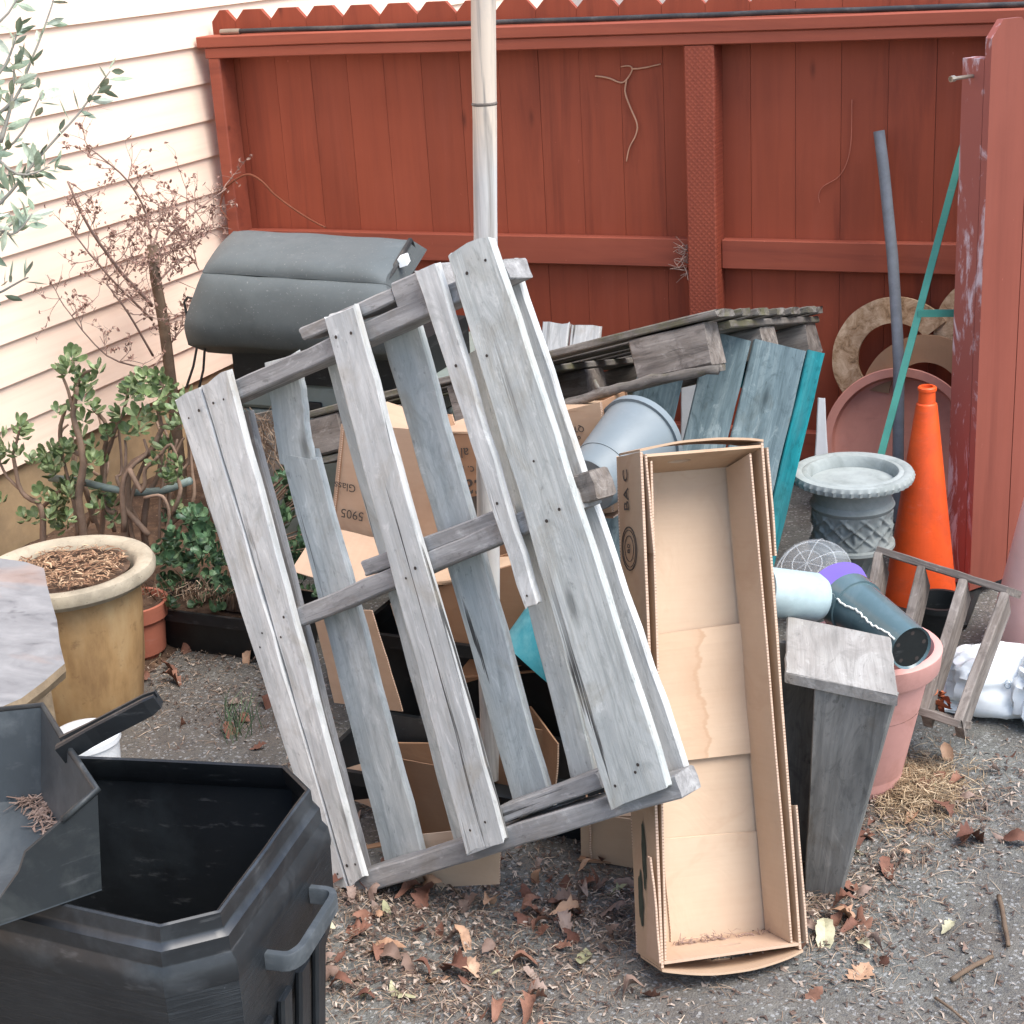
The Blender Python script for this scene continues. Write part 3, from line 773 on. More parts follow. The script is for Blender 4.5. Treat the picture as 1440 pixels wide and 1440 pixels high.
for r0, r1 in ((.037, .039), (.032, .033), (.022, .023)): ringpart('round_stamp', bx, sidep(.072, -.165), n, se, sn, r0, r1, INK)
text_part('stamp_letters', bx, '80', sidep(.072, -.165), se, sn, .018, INK)
# dark smudged print lower on the same side
def smudge(name, parent, c, ex, ey, nrm, rx, ry, mat, sd):
    vs = [c+nrm*.0012]; N = 28
    for k in range(N):
        w = 2*PI*k/N; f = 1+.35*nz(math.cos(w)*2+sd, math.sin(w)*2); vs.append(c+nrm*.0012+ex*rx*f*math.cos(w)+ey*ry*f*math.sin(w))
    return mk(name, vs, [[0, 1+k, 1+(k+1) % N] for k in range(N)], mat, parent, frame(c, ex, nrm))
smudge('ink_smudge', bx, sidep(.075, -.30), n, se, sn, .020, .05, INKG, 3)
smudge('ink_smudge', bx, sidep(.06, -.70), n, se, sn, .010, .06, INKG, 9)
smudge('ink_smudge', bx, sidep(.085, -.78), n, se, sn, .012, .05, INKG, 14)

# ------------------------------------------------------------------ tilted mossy pallet on top of the pile
K = Y(1000, 437, -1.35); L = Y(425, 580, -1.35); u = (L-K).normalized()
dd = ray((1150, 432)); P = CO + dd*(((K-CO).dot(u))/dd.dot(u)); v = (P-K).normalized()
wn = u.cross(v).normalized(); wn = wn if wn.z > 0 else -wn
Lf = (L-K).length; Lb = (P-K).length
pa = thing('wooden_pallet', 'old mossy brown pallet tilted flat on top of the pile', 'pallet', K)
at = lambda a, b, c: K + u*a + v*b - wn*c
widths = [(-.0, .11), (.16, .07), (.285, .09), (.43, .075), (.56, .085), (.70, .07), (.80, .045)]
for i, (s, w) in enumerate(widths):
    zz = -.003*nz(i*3.3, 1)
    plank('deck_board', pa, [at(Lf, s, zz), at(Lf, s+w, zz), at(-.012+.01*nz(i*2, 5), s+w, zz), at(-.012+.012*nz(i*2, 5), s, zz)], wn, .018, W_MOSS, jag=.014, wob=.003, warp=.006)
# cross boards under the deck at both ends and the middle
for a0, a1 in ((.003, .10), (.50, .60), (1.02, 1.12)):
    plank('cross_board', pa, [at(a0, Lb, .0225), at(a1, Lb, .0225), at(a1, .125, .0225), at(a0, .125, .0225)], wn, .018, W_MOSS, jag=.008, wob=.003)
for a0 in (.004, .50, 1.02):
    for b0, bw in ((.004, .10), (.36, .12), (Lb-.12, .11)):
        jj = random.uniform(0, .01)
        if b0 < .01:
            plank('corner_block', pa, [at(a0+.21, b0, .021), at(a0+.21, b0+bw, .021), at(a0+.022, b0+bw, .021), at(a0+.022, b0, .021)], wn, .098, W_BROWN, seg=5, jag=.008, wob=.004, ch=.006); continue
        plank('corner_block', pa, [at(a0+.19, b0, .042), at(a0+.19, b0+bw, .042), at(a0+jj, b0+bw, .042), at(a0+jj, b0, .042)], wn, .082, W_BROWN, seg=4, jag=.006, wob=.004, ch=.006)
for b0 in (.008, .38, Lb-.11):
    plank('bottom_board', pa, [at(1.14, b0, .121), at(1.14, b0+.09, .121), at(.03, b0+.09, .121), at(.03, b0, .121)], wn, .018, W_MOSS, jag=.012, wob=.004, warp=.008)

# crooked branch jammed under that pallet
mb = MB(); pts = []; rd = []
a = Y(786, 572, -1.42); b = Y(1010, 520, -1.42)
for i in range(16):
    t = i/15; pts.append(lerp(a, b, t)+V((0, .01*nz(t*4, 3), .012*math.sin(t*PI)-.008*nz(t*9, 2)))); rd.append(.0115+.004*nz(t*8, 7))
mb.tube(pts, rd, 9)
mb.tube([pts[4], pts[4]+V((-.012, 0, .03))], [.007, .004], 6)
tag(mb.build('branch', W_MOSS, smooth=True, M=frame(pts[8], b-a, (0, 0, 1))), 'crooked bare branch jammed under the tilted mossy pallet', 'branch')

# ------------------------------------------------------------------ upright pallet with teal edge
T0 = Y(1160, 497, -1.02); T1 = Y(1094, 775, -1.24); dn = (T1-T0); T2 = T0+dn*((T0.z-.0)/(T0.z-T1.z))
dnn = dn.normalized()
bxx = V((.93, .36, .0)).normalized(); bxx = (bxx - dnn*bxx.dot(dnn)).normalized()
bn = bxx.cross(-dnn).normalized()
if bn.y > 0: bn = -bn
pb = thing('wooden_pallet', 'grey plank pallet with teal painted edges standing upright under the mossy one', 'pallet', T2)
hh = (T2-T0).length
def bq(s0, s1, t0, t1, off=0): return [T0+bxx*s0+dnn*t0+bn*off, T0+bxx*s1+dnn*t0+bn*off, T0+bxx*s1+dnn*t1+bn*off, T0+bxx*s0+dnn*t1+bn*off]
plank('deck_board', pb, bq(-.175, -.045, .005, hh-.02), bn, .02, W_SLATE)
plank('deck_board', pb, bq(-.285, -.180, .01, hh-.02), bn, .02, W_SLATE)
plank('deck_board', pb, bq(-.43, -.318, .09, hh-.03), bn, .02, W_SLATE)
plank('edge_board', pb, bq(-.042, .0, .0, hh-.01), bn, .02, W_TEAL)
for s in (-.045, -.25, -.43):
    plank('stringer', pb, bq(s, s+.045, .02+(.09 if s < -.4 else 0), .13, -.022), bn, .085, W_TEAL, seg=4)
    plank('stringer', pb, bq(s, s+.045, .13, hh-.015, -.022), bn, .045, W_TEAL)
plank('back_board', pb, bq(-.30, .0, .02, .11, -.109), bn, .018, W_TEAL, seg=4)
plank('back_board', pb, bq(-.43, .0, hh-.12, hh-.03, -.069), bn, .018, W_TEAL, seg=4)
# pale strip leaning behind
plank_o = plank('white_plank', None, [Y(1150, 560, -.62), Y(1160, 560, -.62), Y(1170, 760, -.72), Y(1140, 760, -.72)], (.2, -1, .2), .02, WHITEP)
tag(plank_o, 'white strip leaning between the teal edged pallet and the red saucer', 'board')
plank_o = plank('white_plank', None, [Y(958, 535, -.75), Y(980, 535, -.75), Y(982, 760, -.95), Y(956, 760, -.95)], (.2, -1, .2), .015, WHITEP)
tag(plank_o, 'white strip glimpsed through the gap in the slate grey upright pallet', 'board')
# two grey board tips behind
for q, lab in (([(763, 453), (800, 455), (806, 640), (764, 640)], 'left grey board tip showing above the mossy pallet, before the fence'),
               ([(803, 457), (844, 459), (850, 640), (808, 640)], 'right grey board tip showing above the mossy pallet, before the fence')):
    y0 = -.42
    pts = [Y(q[0][0], q[0][1], y0), Y(q[1][0], q[1][1], y0), V((0, 0, 0)), V((0, 0, 0))]
    pts[3] = V((pts[0].x-.01, y0-.22, .0)); pts[2] = V((pts[1].x-.01, y0-.22, .0))
    tag(plank('weathered_board', None, pts, (0, -1, .2), .02, W_PALE, jag=.012), lab, 'board', 'grey boards leaning behind the mossy pallet')

# ------------------------------------------------------------------ seat cushion on a grey cabinet
ul = [Y(262, 489, -1.10), Y(257, 452, -1.135), Y(281, 381, -1.10), Y(300, 348, -1.0), Y(327, 319, -.84)]
ur = [Y(556, 505, -1.10), Y(562, 460, -1.135), Y(540, 397, -1.10), Y(556, 365, -1.0), Y(578, 331, -.84)]
seat = thing('bench_seat', 'dark grey vinyl seat cushion sewn in two panels, against the red fence', 'seat', (ul[2]+ur[2])/2)
def spl(pts, t):
    n_ = len(pts)-1; x = t*n_; i = min(int(x), n_-1); f = x-i
    p0, p1, p2, p3 = pts[max(i-1, 0)], pts[i], pts[i+1], pts[min(i+2, n_)]
    return .5*((2*p1)+(p2-p0)*f+(2*p0-5*p1+4*p2-p3)*f*f+(3*p1-p0-3*p2+p3)*f**3)
NU, NV = 40, 40
def padsurf(v0, v1):
    vs = []
    for j in range(NV+1):
        s_ = j/NV; vv = lerp(v0, v1, s_)
        l_, r_ = spl(ul, vv), spl(ur, vv)
        tang = (spl(ul, min(1, vv+.02))-spl(ul, max(0, vv-.02)) + spl(ur, min(1, vv+.02))-spl(ur, max(0, vv-.02))).normalized()
        for i in range(NU+1):
            t = i/NU; p = lerp(l_, r_, t); nn = (r_-l_).normalized().cross(tang)
            if nn.y > 0: nn = -nn
            e = (1-abs(2*t-1)**10)*(1-abs(2*s_-1)**4)
            vs.append(p + nn*(.022*e-.013) + nn*.004*nz(t*5, s_*3, v0*9))
    return vs
def pad(name, v0, v1):
    vs = padsurf(v0, v1); fs = [[j*(NU+1)+i, j*(NU+1)+i+1, (j+1)*(NU+1)+i+1, (j+1)*(NU+1)+i] for j in range(NV) for i in range(NU)]
    nback = V((0, .09, -.045)); n_ = len(vs)
    edge = [i for i in range(NU+1)] + [j*(NU+1)+NU for j in range(1, NV+1)] + [NV*(NU+1)+i for i in range(NU-1, -1, -1)] + [j*(NU+1) for j in range(NV-1, 0, -1)]
    vs += [vs[k]+nback for k in edge]; m = len(edge)
    fs += [[edge[k], n_+k, n_+(k+1) % m, edge[(k+1) % m]] for k in range(m)] + [[n_+k for k in range(m)]]
    return mk(name, vs, fs, VINYL, seat, smooth='auto')
pad('lower_cushion', .0, .5); pad('upper_cushion', .503, 1.0)
# torn right end with its metal frame
mb = MB()
e = [ur[2]+V((.012, .03, -.01)), ur[4]+V((.012, .02, -.02))]
mb.tube([Y(541, 398, -1.07), Y(557, 372, -1.0), Y(577, 338, -.85), Y(582, 352, -.82), Y(578, 420, -.84), Y(560, 440, -.9)], .008, 6)
mb.tube([Y(548, 415, -1.05), Y(574, 408, -.95), Y(580, 400, -.85)], .012, 6)
mb.box(Y(566, 385, -.93), (.003, 0, 0), (0, .06, .01), (0, -.01, .035))
mb.box(Y(572, 415, -.9), (.004, 0, 0), (0, .05, 0), (0, 0, .03))
mb.build('end_frame', DARKM, seat)
mb = MB(); mb.box(Y(568, 366, -.98), (.010, .003, .003), (0, .01, .004), (-.003, 0, .011)); mb.build('clip', WHITEP, seat)
for p in ([(277, 488), (272, 515), (262, 545)], [(288, 490), (286, 520), (280, 545)], [(270, 470), (262, 440), (259, 425), (264, 418), (271, 420)]):
    mb = MB(); mb.tube([Y(a, b, -1.06) for a, b in p], .004, 6); mb.build('strap', DARKM, seat)
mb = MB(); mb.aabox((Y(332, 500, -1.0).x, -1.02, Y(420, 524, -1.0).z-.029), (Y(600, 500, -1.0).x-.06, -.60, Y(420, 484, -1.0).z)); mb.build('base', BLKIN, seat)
cab0 = G(330, 700, 0)
cab = thing('storage_cabinet', 'pale grey green plastic cabinet hidden under the vinyl seat', 'cabinet', (-2.35, -.85, 0))
mb = MB(); xa, xb = Y(322, 520, -1.0).x, Y(600, 520, -1.0).x
ztop = Y(420, 524, -1.0).z
def rbox(mb, a, b, c, m=0):
    (x0, y0, z0), (x1, y1, z1) = a, b
    ps = []
    for z, i in ((z0, c), (z0+c, 0), (z1-c, 0), (z1, c)):
        for (x, y) in ((x0+c+i, y0+i), (x1-c-i, y0+i), (x1-i, y0+c+i), (x1-i, y1-c-i), (x1-c-i, y1-i), (x0+c+i, y1-i), (x0+i, y1-c-i), (x0+i, y0+c+i)): ps.append((x, y, z))
    fs = [[j*8+k, j*8+(k+1) % 8, (j+1)*8+(k+1) % 8, (j+1)*8+k] for j in range(3) for k in range(8)] + [list(range(7, -1, -1)), [24+k for k in range(8)]]
    mb.add(ps, fs, m)
zc = Y(420, 578, -1.0).z
rbox(mb, (xa, -1.0, .02), (xb, -.35, zc-.006), .008); mb.build('body', CABINET, cab)
mb = MB(); rbox(mb, (xa-.006, -1.006, zc), (xb+.006, -.345, ztop-.03), .012); mb.build('lid', CABINET, cab)
mb = MB(); c = Y(432, 570, -1.008); rbox(mb, (c.x-.05, -1.014, c.z-.012), (c.x+.05, -1.0065, c.z+.012), .003); mb.build('handle', DARKM, cab)
mb = MB(); pts = [Y(524, 540, -1.008), Y(528, 520, -1.008), Y(533, 514, -1.008), Y(537, 522, -1.008), Y(540, 533, -1.008), Y(545, 530, -1.008), Y(551, 512, -1.008)]
mb.tube(pts, .003, 6); mb.build('painted_mark', INK, cab)

# ------------------------------------------------------------------ cardboard boxes in the pile
def cardbox(label, q, n_, depth, front, top=None, loc=None, opened=False, lean=0):
    q = [V(p) for p in q]; t = thing('cardboard_box', label, 'box', (q[2]+q[3])/2)
    n_ = V(n_).normalized()
    panel('front_panel', t, q, n_, .004, front, warp=0, wob=.0004)
    b = [p-n_*depth for p in q]
    panel('side_panel', t, [b[0], q[0], q[3], b[3]], (q[0]-q[1]), .004, CARDDK)
    panel('side_panel', t, [q[1], b[1], b[2], q[2]], (q[1]-q[0]), .004, CARDDK)
    panel('back_panel', t, [b[1], b[0], b[3], b[2]], -n_, .004, CARDDK)
    panel('bottom_panel', t, [q[3], q[2], b[2], b[3]], (q[3]-q[0]), .004, CARDDK)
    if not opened: panel('top_panel', t, [b[0], b[1], q[1], q[0]], (q[0]-q[3]), .004, top or CARD)
    return t
FN = V((-.05, -1, .12))
def yq(pts, y): return [Y(p[0], p[1], y if not isinstance(y, (list, tuple)) else y[i]) for i, p in enumerate(pts)]
# a black plastic tub carries the pile
def tray(name, label, cat, a, b, mat=BLACKP, rim=.012, fill=None):
    (x0, y0, z0), (x1, y1, z1) = a, b
    t = thing(name, label, cat, ((x0+x1)/2, (y0+y1)/2, z0))
    mb = MB(); c = .02
    def loop(dx, z): return [(x0-dx+c, y0-dx, z), (x1+dx-c, y0-dx, z), (x1+dx, y0-dx+c, z), (x1+dx, y1+dx-c, z), (x1+dx-c, y1+dx, z), (x0-dx+c, y1+dx, z), (x0-dx, y1+dx-c, z), (x0-dx, y0-dx+c, z)]
    rings = [loop(-.02, z0), loop(-.004, z1-.03), loop(rim, z1-.03), loop(rim, z1), loop(0, z1), loop(-.024, z0+.01)]
    vs = [p for r in rings for p in r]
    fs = [[j*8+k, j*8+(k+1) % 8, (j+1)*8+(k+1) % 8, (j+1)*8+k] for j in range(5) for k in range(8)]+[list(range(7, -1, -1)), [40+k for k in range(8)]]
    mb.add(vs, fs); mb.build('body', mat, t)
    if fill:
        vs, fs = grid(x0+.012, x1-.012, y0+.012, y1-.012, 14, 10, lambda x, y: z1-.03+.01*nz(x, y, 2, 12)); mk('soil_fill', vs, fs, fill, t, smooth=True)
    return t
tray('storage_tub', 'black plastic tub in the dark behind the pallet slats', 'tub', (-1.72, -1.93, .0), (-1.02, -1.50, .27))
tray('shade_tray', 'shallow black tray added to darken the shaded ground below the leaning pallet', 'tray', (-1.68, -2.22, .0), (-1.02, -1.97, .09))  # added black tray; stands in for the shade under the pile
b1 = cardbox('cardboard box printed Glass, seen upside down through the pallet slats', yq([(478, 597), (577, 603), (640, 800), (456, 800)], -1.80), FN, .20, CARDPINK)
nf = FN.normalized()
text_part('printed_word', b1, 'Glass', Y(486, 684, -1.80)+nf*.001, (-1, 0, .1), nf, .026, INK)
text_part('printed_number', b1, '5905', Y(496, 723, -1.80)+nf*.001, (-1, 0, .1), nf, .030, INK)
b2 = cardbox('shaded cardboard box with upside down print between the pallet slats', yq([(600, 615), (745, 600), (770, 800), (628, 815)], -1.70), FN, .25, CARDDK)
text_part('printed_word', b2, 'lical', Y(672, 688, -1.70)+nf*.001, (-1, .05, -.06), nf, .075, INK)
text_part('printed_word', b2, 'al', Y(654, 636, -1.70)+nf*.001, (-1, .05, -.06), nf, .034, INK)
text_part('printed_word', b2, 'c. m', Y(655, 660, -1.70)+nf*.001, (-1, .05, -.06), nf, .028, INK)
smudge('printed_emblem', b2, Y(672, 715, -1.70)+nf*.001, V((1, 0, 0)), V((0, .1, 1)), nf, .035, .03, INK, 4)
b3 = cardbox('cardboard box marked QTY upside down beside the grey bucket', yq([(742, 590), (845, 565), (862, 720), (760, 735)], -1.52), FN, .16, CARD)
text_part('printed_word', b3, 'QTY', Y(811, 603, -1.52)+nf*.001, (-1, .05, -.13), nf, .020, INK)
text_part('printed_word', b3, 'or', Y(813, 616, -1.52)+nf*.001, (-1, .05, -.13), nf, .018, INK)
b4 = cardbox('brown cardboard box on its side with flaps open behind the pallet', yq([(545, 850), (775, 775), (790, 915), (585, 985)], -1.93), (-.1, -1, 0), .14, CARDDK, CARD)
panel('open_flap', b4, [Y(545, 850, -1.93), Y(700, 790, -1.93), Y(690, 750, -1.83), Y(530, 800, -1.83)], (0, -.5, 1), .004, CARD)
panel('open_flap', b4, [Y(420, 870, -2.08), Y(540, 845, -1.98), Y(583, 985, -1.98), Y(452, 1003, -2.08)], (-.1, -1, .3), .004, CARDPINK)
panel('open_flap', b4, [Y(404, 796, -1.95), Y(455, 745, -1.82), Y(590, 775, -1.82), Y(520, 830, -1.95)], (-.1, -.6, .8), .004, CARDPINK)
b5 = cardbox('low open cardboard box on the ground under the pallet', [G(474, 1102, .17), G(728, 1050, .17), G(722, 1160, .0), G(500, 1200, .0)], (-.05, -1, .1), .26, CARDDK, opened=True)
p0, p1 = Y(538, 1180, -2.36), Y(703, 1168, -2.33)
panel('open_flap', b5, [Y(538, 1180, -2.425), Y(704, 1162, -2.425), Y(703, 1243, -2.44), Y(548, 1252, -2.44)], (-.05, -1, .1), .004, CARDIN)
panel('open_flap', b5, [Y(476, 1085, -2.16), Y(520, 1070, -2.16), Y(533, 1170, -2.24), Y(492, 1190, -2.26)], (-.1, -1, .25), .004, CARDPINK)
panel('open_flap', b5, [Y(505, 1052, -2.06), Y(722, 1040, -2.03), Y(728, 1110, -2.03), Y(500, 1135, -2.06)], (-.05, -1, .1), .004, CARDDK)
b6 = cardbox('small pale cardboard box on the ground behind the tall narrow box', [G(808, 1150, .1), G(900, 1145, .1), G(905, 1218, .0), G(812, 1212, .0)], (-.05, -1, .1), .12, CARD)

# teal bucket in the gap
c = Y(775, 900, -1.98)
def tiltM(p, axis, spin=0):
    z = V(axis).normalized(); q = z.to_track_quat('Z', 'Y').to_matrix().to_4x4(); return Matrix.Translation(p) @ q
mb = MB(); mb.lathe([(.0, -.07), (.075, -.07), (.09, .06), (.096, .065), (.096, .08), (.088, .08), (.07, -.06), (.0, -.06)], tiltM(c, (.5, .5, .6)), 28)
tag(mb.build('bucket', TEALP, smooth='auto'), 'teal plastic bucket tucked behind the wide board of the leaning pallet', 'bucket')
# grey tilted pot
pbm = Y(828, 682, -1.72); prm = Y(903, 614, -1.50); axs = (prm-pbm); h_ = axs.length
t = thing('plant_pot', 'big grey plastic pot lying tilted behind the tall cardboard box', 'pot', pbm)
mb = MB(); r0, r1 = .062, .098
mb.lathe([(.0, 0), (r0, 0), (r0+.003, .005), (r1, h_-.018), (r1+.007, h_-.018), (r1+.007, h_), (r1-.003, h_), (r0-.004, .008), (0, .008)], tiltM(pbm, axs), 40)
mb.build('body', GREYP, t, smooth='auto')
mb = MB(); Mx = tiltM(pbm, axs); pts = [Mx @ V(((lerp(r0, r1, .25)+.003)*math.cos(w), (lerp(r0, r1, .25)+.003)*math.sin(w), h_*.25)) for w in [2*PI*k/40 for k in range(41)]]
mb.tube(pts, .0016, 5); mb.build('moulded_rib', GREYP, t, smooth=True)

# ------------------------------------------------------------------ right hand side group
# inverted wooden planter (stool shaped)
ft = G(1155, 1264, 0)
t = thing('wooden_planter', 'tapered grey wooden planter turned upside down in front of the pink pot', 'planter', ft)
yf = -2.262
TLc, TRc = Y(1143, 958, yf), Y(1262, 978, yf); BRc, BLc = G(1182, 1262, .0), G(1128, 1258, .0)
plank('front_panel', t, [TLc, TRc, BRc, BLc], (-.1, -1, 0), .02, W_STOOL, seg=10, warp=.004)
dpv = V((-.085, .235, 0)); lw = V((-.105, -.01, .0))
plank('side_panel', t, [TLc+lw*.9+dpv*.8+V((0, 0, -.02)), TLc+lw*.9+V((0, .03, -.02)), BLc+lw*.45+V((0, .03, .0)), BLc+lw*.45+dpv*.45], (-1, -.3, 0), .02, W_STOOL, seg=8)
plank('back_panel', t, [TLc+dpv*.8+lw+V((0, 0, -.02)), TRc+dpv*.8+V((0, 0, -.02)), BRc+dpv*.45, BLc+dpv*.45+lw*.5], (-.1, -1, 0), .02, W_STOOL, seg=8)
plank('side_panel', t, [TRc+V((-.002, .022, -.004)), TRc+dpv*.8+V((-.002, 0, -.01)), BRc+dpv*.45, BRc+V((-.002, .022, 0))], (1, .3, 0), .02, W_STOOL, seg=8)
zt = TRc.z+.012
q = [G(1106, 866, zt), G(1252, 896, zt), G(1264, 978, zt), G(1104, 945, zt)]
plank('top_board', t, q, (0, 0, 1), .022, W_STOOLTOP, seg=8, jag=.004, wob=.003)

# pink pot and what is in it
base = V((-.635, -1.80, 0)); rimc = G(1222, 905, .335)
t = thing('plant_pot', 'large pink plastic pot filled with smaller pots', 'pot', base)
hz = .335; Mx = Matrix.Translation(base) @ Matrix(((1, 0, (rimc.x-base.x)/hz, 0), (0, 1, (rimc.y-base.y)/hz, 0), (0, 0, 1, 0), (0, 0, 0, 1)))
RR = .142
mb = MB(); mb.lathe([(0, 0), (.095, 0), (.098, .006), (RR-.016, hz-.05), (RR, hz-.05), (RR+.003, hz-.045), (RR+.003, hz-.004), (RR-.003, hz), (RR-.014, hz), (RR-.02, hz-.012), (.1, .02), (0, .02)], Mx, 48)
mb.build('body', PINKP, t, smooth='auto')
mb = MB(); mb.lathe([(0, hz-.14), (.118, hz-.14)], Mx, 32); mb.build('soil_fill', SOIL, t)
# dark glossy pot with white scribble
pb0, pb1 = D(1282, 912, 3.06), D(1192, 846, 3.25); ax_ = (pb1-pb0); hp = ax_.length
t = thing('plant_pot', 'glossy dark pot with a white scribble lying in the pink pot', 'pot', pb0)
Mx = tiltM(pb0, ax_); r0, r1 = .043, .058
mb = MB(); mb.lathe([(r0-.004, .004), (r0, 0), (r1-.003, hp-.035), (r1+.001, hp-.035), (r1+.003, hp), (r1-.002, hp), (r0-.003, .01)], Mx, 36); mb.build('body', POTBLK, t, smooth='auto')
mb = MB(); mb.lathe([(0, .004), (r0-.002, .004)], Mx, 30)
mb.build('bottom', BLKIN, t)
for k in range(5):
    w = k*2*PI/5+.4; mb = MB(); Mh = Mx @ Matrix.Translation((.03*math.cos(w), .03*math.sin(w), .0036)); mb.lathe([(.0, 0), (.0045, 0)], Mh, 10); mb.build('drain_hole', NAIL, t)
# scribble: wavy bead along the side facing the camera
Mi = Mx.inverted(); vdir = (Mi.to_3x3() @ (CO-(pb0+pb1)/2)); w0 = math.atan2(vdir.y, vdir.x)
best = max((w for w in [w0-.5, w0+.5]), key=lambda w: -abs(w-w0))
mb = MB(); pts = []
for k in range(40):
    s_ = .02+.92*k/39; w = w0-.12+.05*math.sin(k*1.9)*random.uniform(.1, 1)+.05*math.sin(k*.35); rr = lerp(r0, r1, s_)+.0012; pts.append(Mx @ V((rr*math.cos(w), rr*math.sin(w), s_*(hp))))
mb.tube(pts, .0021, 5); mb.build('scribble', WHITEPAINT, t)
# purple pot
c0 = D(1188, 842, 3.33)
mb = MB(); Mx = tiltM(c0, (-.25, -.45, .8)); mb.lathe([(0, -.05), (.042, -.05), (.056, .03), (.060, .03), (.060, .045), (.054, .045), (.0, .045)], Mx, 32)
tag(mb.build('plant_pot', PURPLE, smooth='auto'), 'purple plastic pot behind the glossy dark pot', 'pot')
# pale blue white cylinder
c0, c1 = D(1076, 832, 3.16), D(1158, 842, 3.20); axv = (c1-c0)
mb = MB(); Mx = tiltM(c0, axv); hl = axv.length; mb.lathe([(0, 0), (.046, 0), (.049, .006), (.049, hl-.02), (.040, hl-.004), (.02, hl), (0, hl)], Mx, 32)
tag(mb.build('plastic_jug', BLUEW, smooth='auto'), 'pale blue white plastic jug lying on the upturned wooden planter', 'jug')
# clear ribbed dome
c0 = D(1143, 808, 3.45)
t = thing('plastic_dome', 'clear ribbed plastic dome resting against the stone urn', 'dome', c0)
Mx = tiltM(c0, (-.1, -.62, .72)); mb = MB(); prof = [(.082*math.cos(a_), .05*math.sin(a_)) for a_ in [PI/2*k/8 for k in range(9)]]; mb.lathe(prof, Mx, 36); mb.build('shell', CLEAR, t, smooth=True)
mb = MB()
for k in range(8):
    w = k*PI/4; mb.tube([Mx @ V((r_*math.cos(w)*1.01, r_*math.sin(w)*1.01, z_*1.02)) for r_, z_ in prof], .0013, 5)
for r_, z_ in (prof[0], prof[4], prof[6]): mb.tube([Mx @ V((r_*1.01*math.cos(k*PI/16), r_*1.01*math.sin(k*PI/16), z_*1.02)) for k in range(33)], .0015, 5)
mb.build('rib', CLEAR, t, smooth=True)

# urn
ub = V((-.80, -1.02, 0)); ut = Y(1199, 660, -1.02); hu = ut.z
Mx = Matrix.Translation((ut.x, ut.y, 0))
t = thing('stone_urn', 'grey cast stone garden urn with a rolled rim and twining relief', 'urn', (ut.x, ut.y, 0))
S = hu
ru = .150
mb = MB(); rope = lambda w, z, j: .0022*math.sin(w*44) if j in (2, 3) else 0
mb.lathe([(.100, S-.040), (.128, S-.032), (ru-.004, S-.024), (ru, S-.012), (ru-.004, S-.002), (ru-.018, S), (ru-.026, S-.004), (ru-.034, S-.001), (.112, S-.002), (.106, S-.010), (.103, S-.03)], Mx, 132, 0, rope); mb.build('rim', URNTOP, t, smooth='auto')
def relief(w, z, j):
    return .0055*max(0, math.sin(w*8+z*60)*.6+.4*math.sin(w*8-z*60))+.002*nz(w*9, z*60)
mb = MB(); mb.lathe([(.100, S-.04), (.096, S-.06), (.097, S-.075), (.101, S-.079), (.105, S-.087), (.102, S-.092), (.099, S-.097)], Mx, 48); mb.build('neck', URN, t, smooth='auto')
N = 24; prof = [(.100-.010*math.sin(PI*k/N*.9), lerp(S-.097, S-.185, k/N)) for k in range(N+1)]
mb = MB()
def rel2(w, z, j):
    e = math.sin(PI*j/N)**.6 if 0 < j < N else 0
    a = math.sin(w*6+(z*70)); b = math.sin(w*6-(z*70)); band = max(0, 1-abs(a)*3.2), max(0, 1-abs(b)*3.2)
    return e*(.012*max(band)+.009*max(0, nz(math.cos(w)*9, math.sin(w)*9, z*45)))
mb.lathe(prof, Mx, 160, 0, rel2); mb.build('relief_band', URN, t, smooth=True)
flute = lambda w, z, j: (-.004*abs(math.sin(w*12)) if 2 < j < 7 else 0)
mb = MB(); mb.lathe([(.097, S-.185), (.106, S-.188), (.107, S-.196), (.100, S-.202), (.096, S-.21), (.080, S-.23), (.066, S-.26), (.055, S-.28), (.06, S-.30), (.075, S-.33), (.092, S-.36), (.096, S-.365), (.100, max(.004, S-.39)), (.104, 0), (0, 0)], Mx, 96, 0, flute); mb.build('pedestal', URN, t, smooth='auto')
mb = MB(); mb.lathe([(0, S-.026), (.05, S-.026), (.1030, S-.029)], Mx, 40); mb.build('gravel_fill', URNTOP, t, smooth=True)

# cone
cb, ctp = Y(1293, 866, -.84), Y(1302, 543, -.84)
axc = (ctp-Y(1291, 866, -.84)).normalized(); hc = (ctp-cb).length
bz = cb - axc*(cb.z/axc.z)+axc*.012 if cb.z > 0 else V((cb.x, cb.y, .012))
hc = (ctp-bz).length
t = thing('traffic_cone', 'bright orange traffic cone standing behind the stone urn', 'cone', bz)
Mx = tiltM(bz, axc)
mb = MB(); mb.lathe([(.094, .0), (.092, .02), (.027, hc-.052), (.0255, hc-.045), (.0215, hc-.042), (.0205, hc-.012), (.0235, hc-.010), (.0235, hc-.003), (.020, hc), (.015, hc), (.015, hc-.05)], Mx, 48); mb.build('body', ORANGE, t, smooth='auto')
mb = MB(); rbox(mb, (-.14, -.14, -.011), (.14, .14, .012), .008)
for i_ in range(len(mb.v)): mb.v[i_] = Mx @ mb.v[i_]
mb.build('base', BLKIN, t)

# dusty red saucer leaning on the fence
c0 = Y(1264, 623, -.19); rs = Y(1264, 623, -.19).z+.0; rs = .222
axs_ = V((.05, -1, .28)).normalized()
t0 = c0
mb = MB(); Mx = tiltM(c0, axs_); mb.lathe([(0, -.03), (rs-.03, -.03), (rs-.006, -.008), (rs, .012), (rs-.003, .016), (rs-.026, .014), (rs-.032, -.006), (rs-.05, -.018), (0, -.018)], Mx, 72)
tag(mb.build('plant_saucer', TERRAP, smooth='auto'), 'big round dusty red saucer leaning on the fence behind the cone', 'saucer')
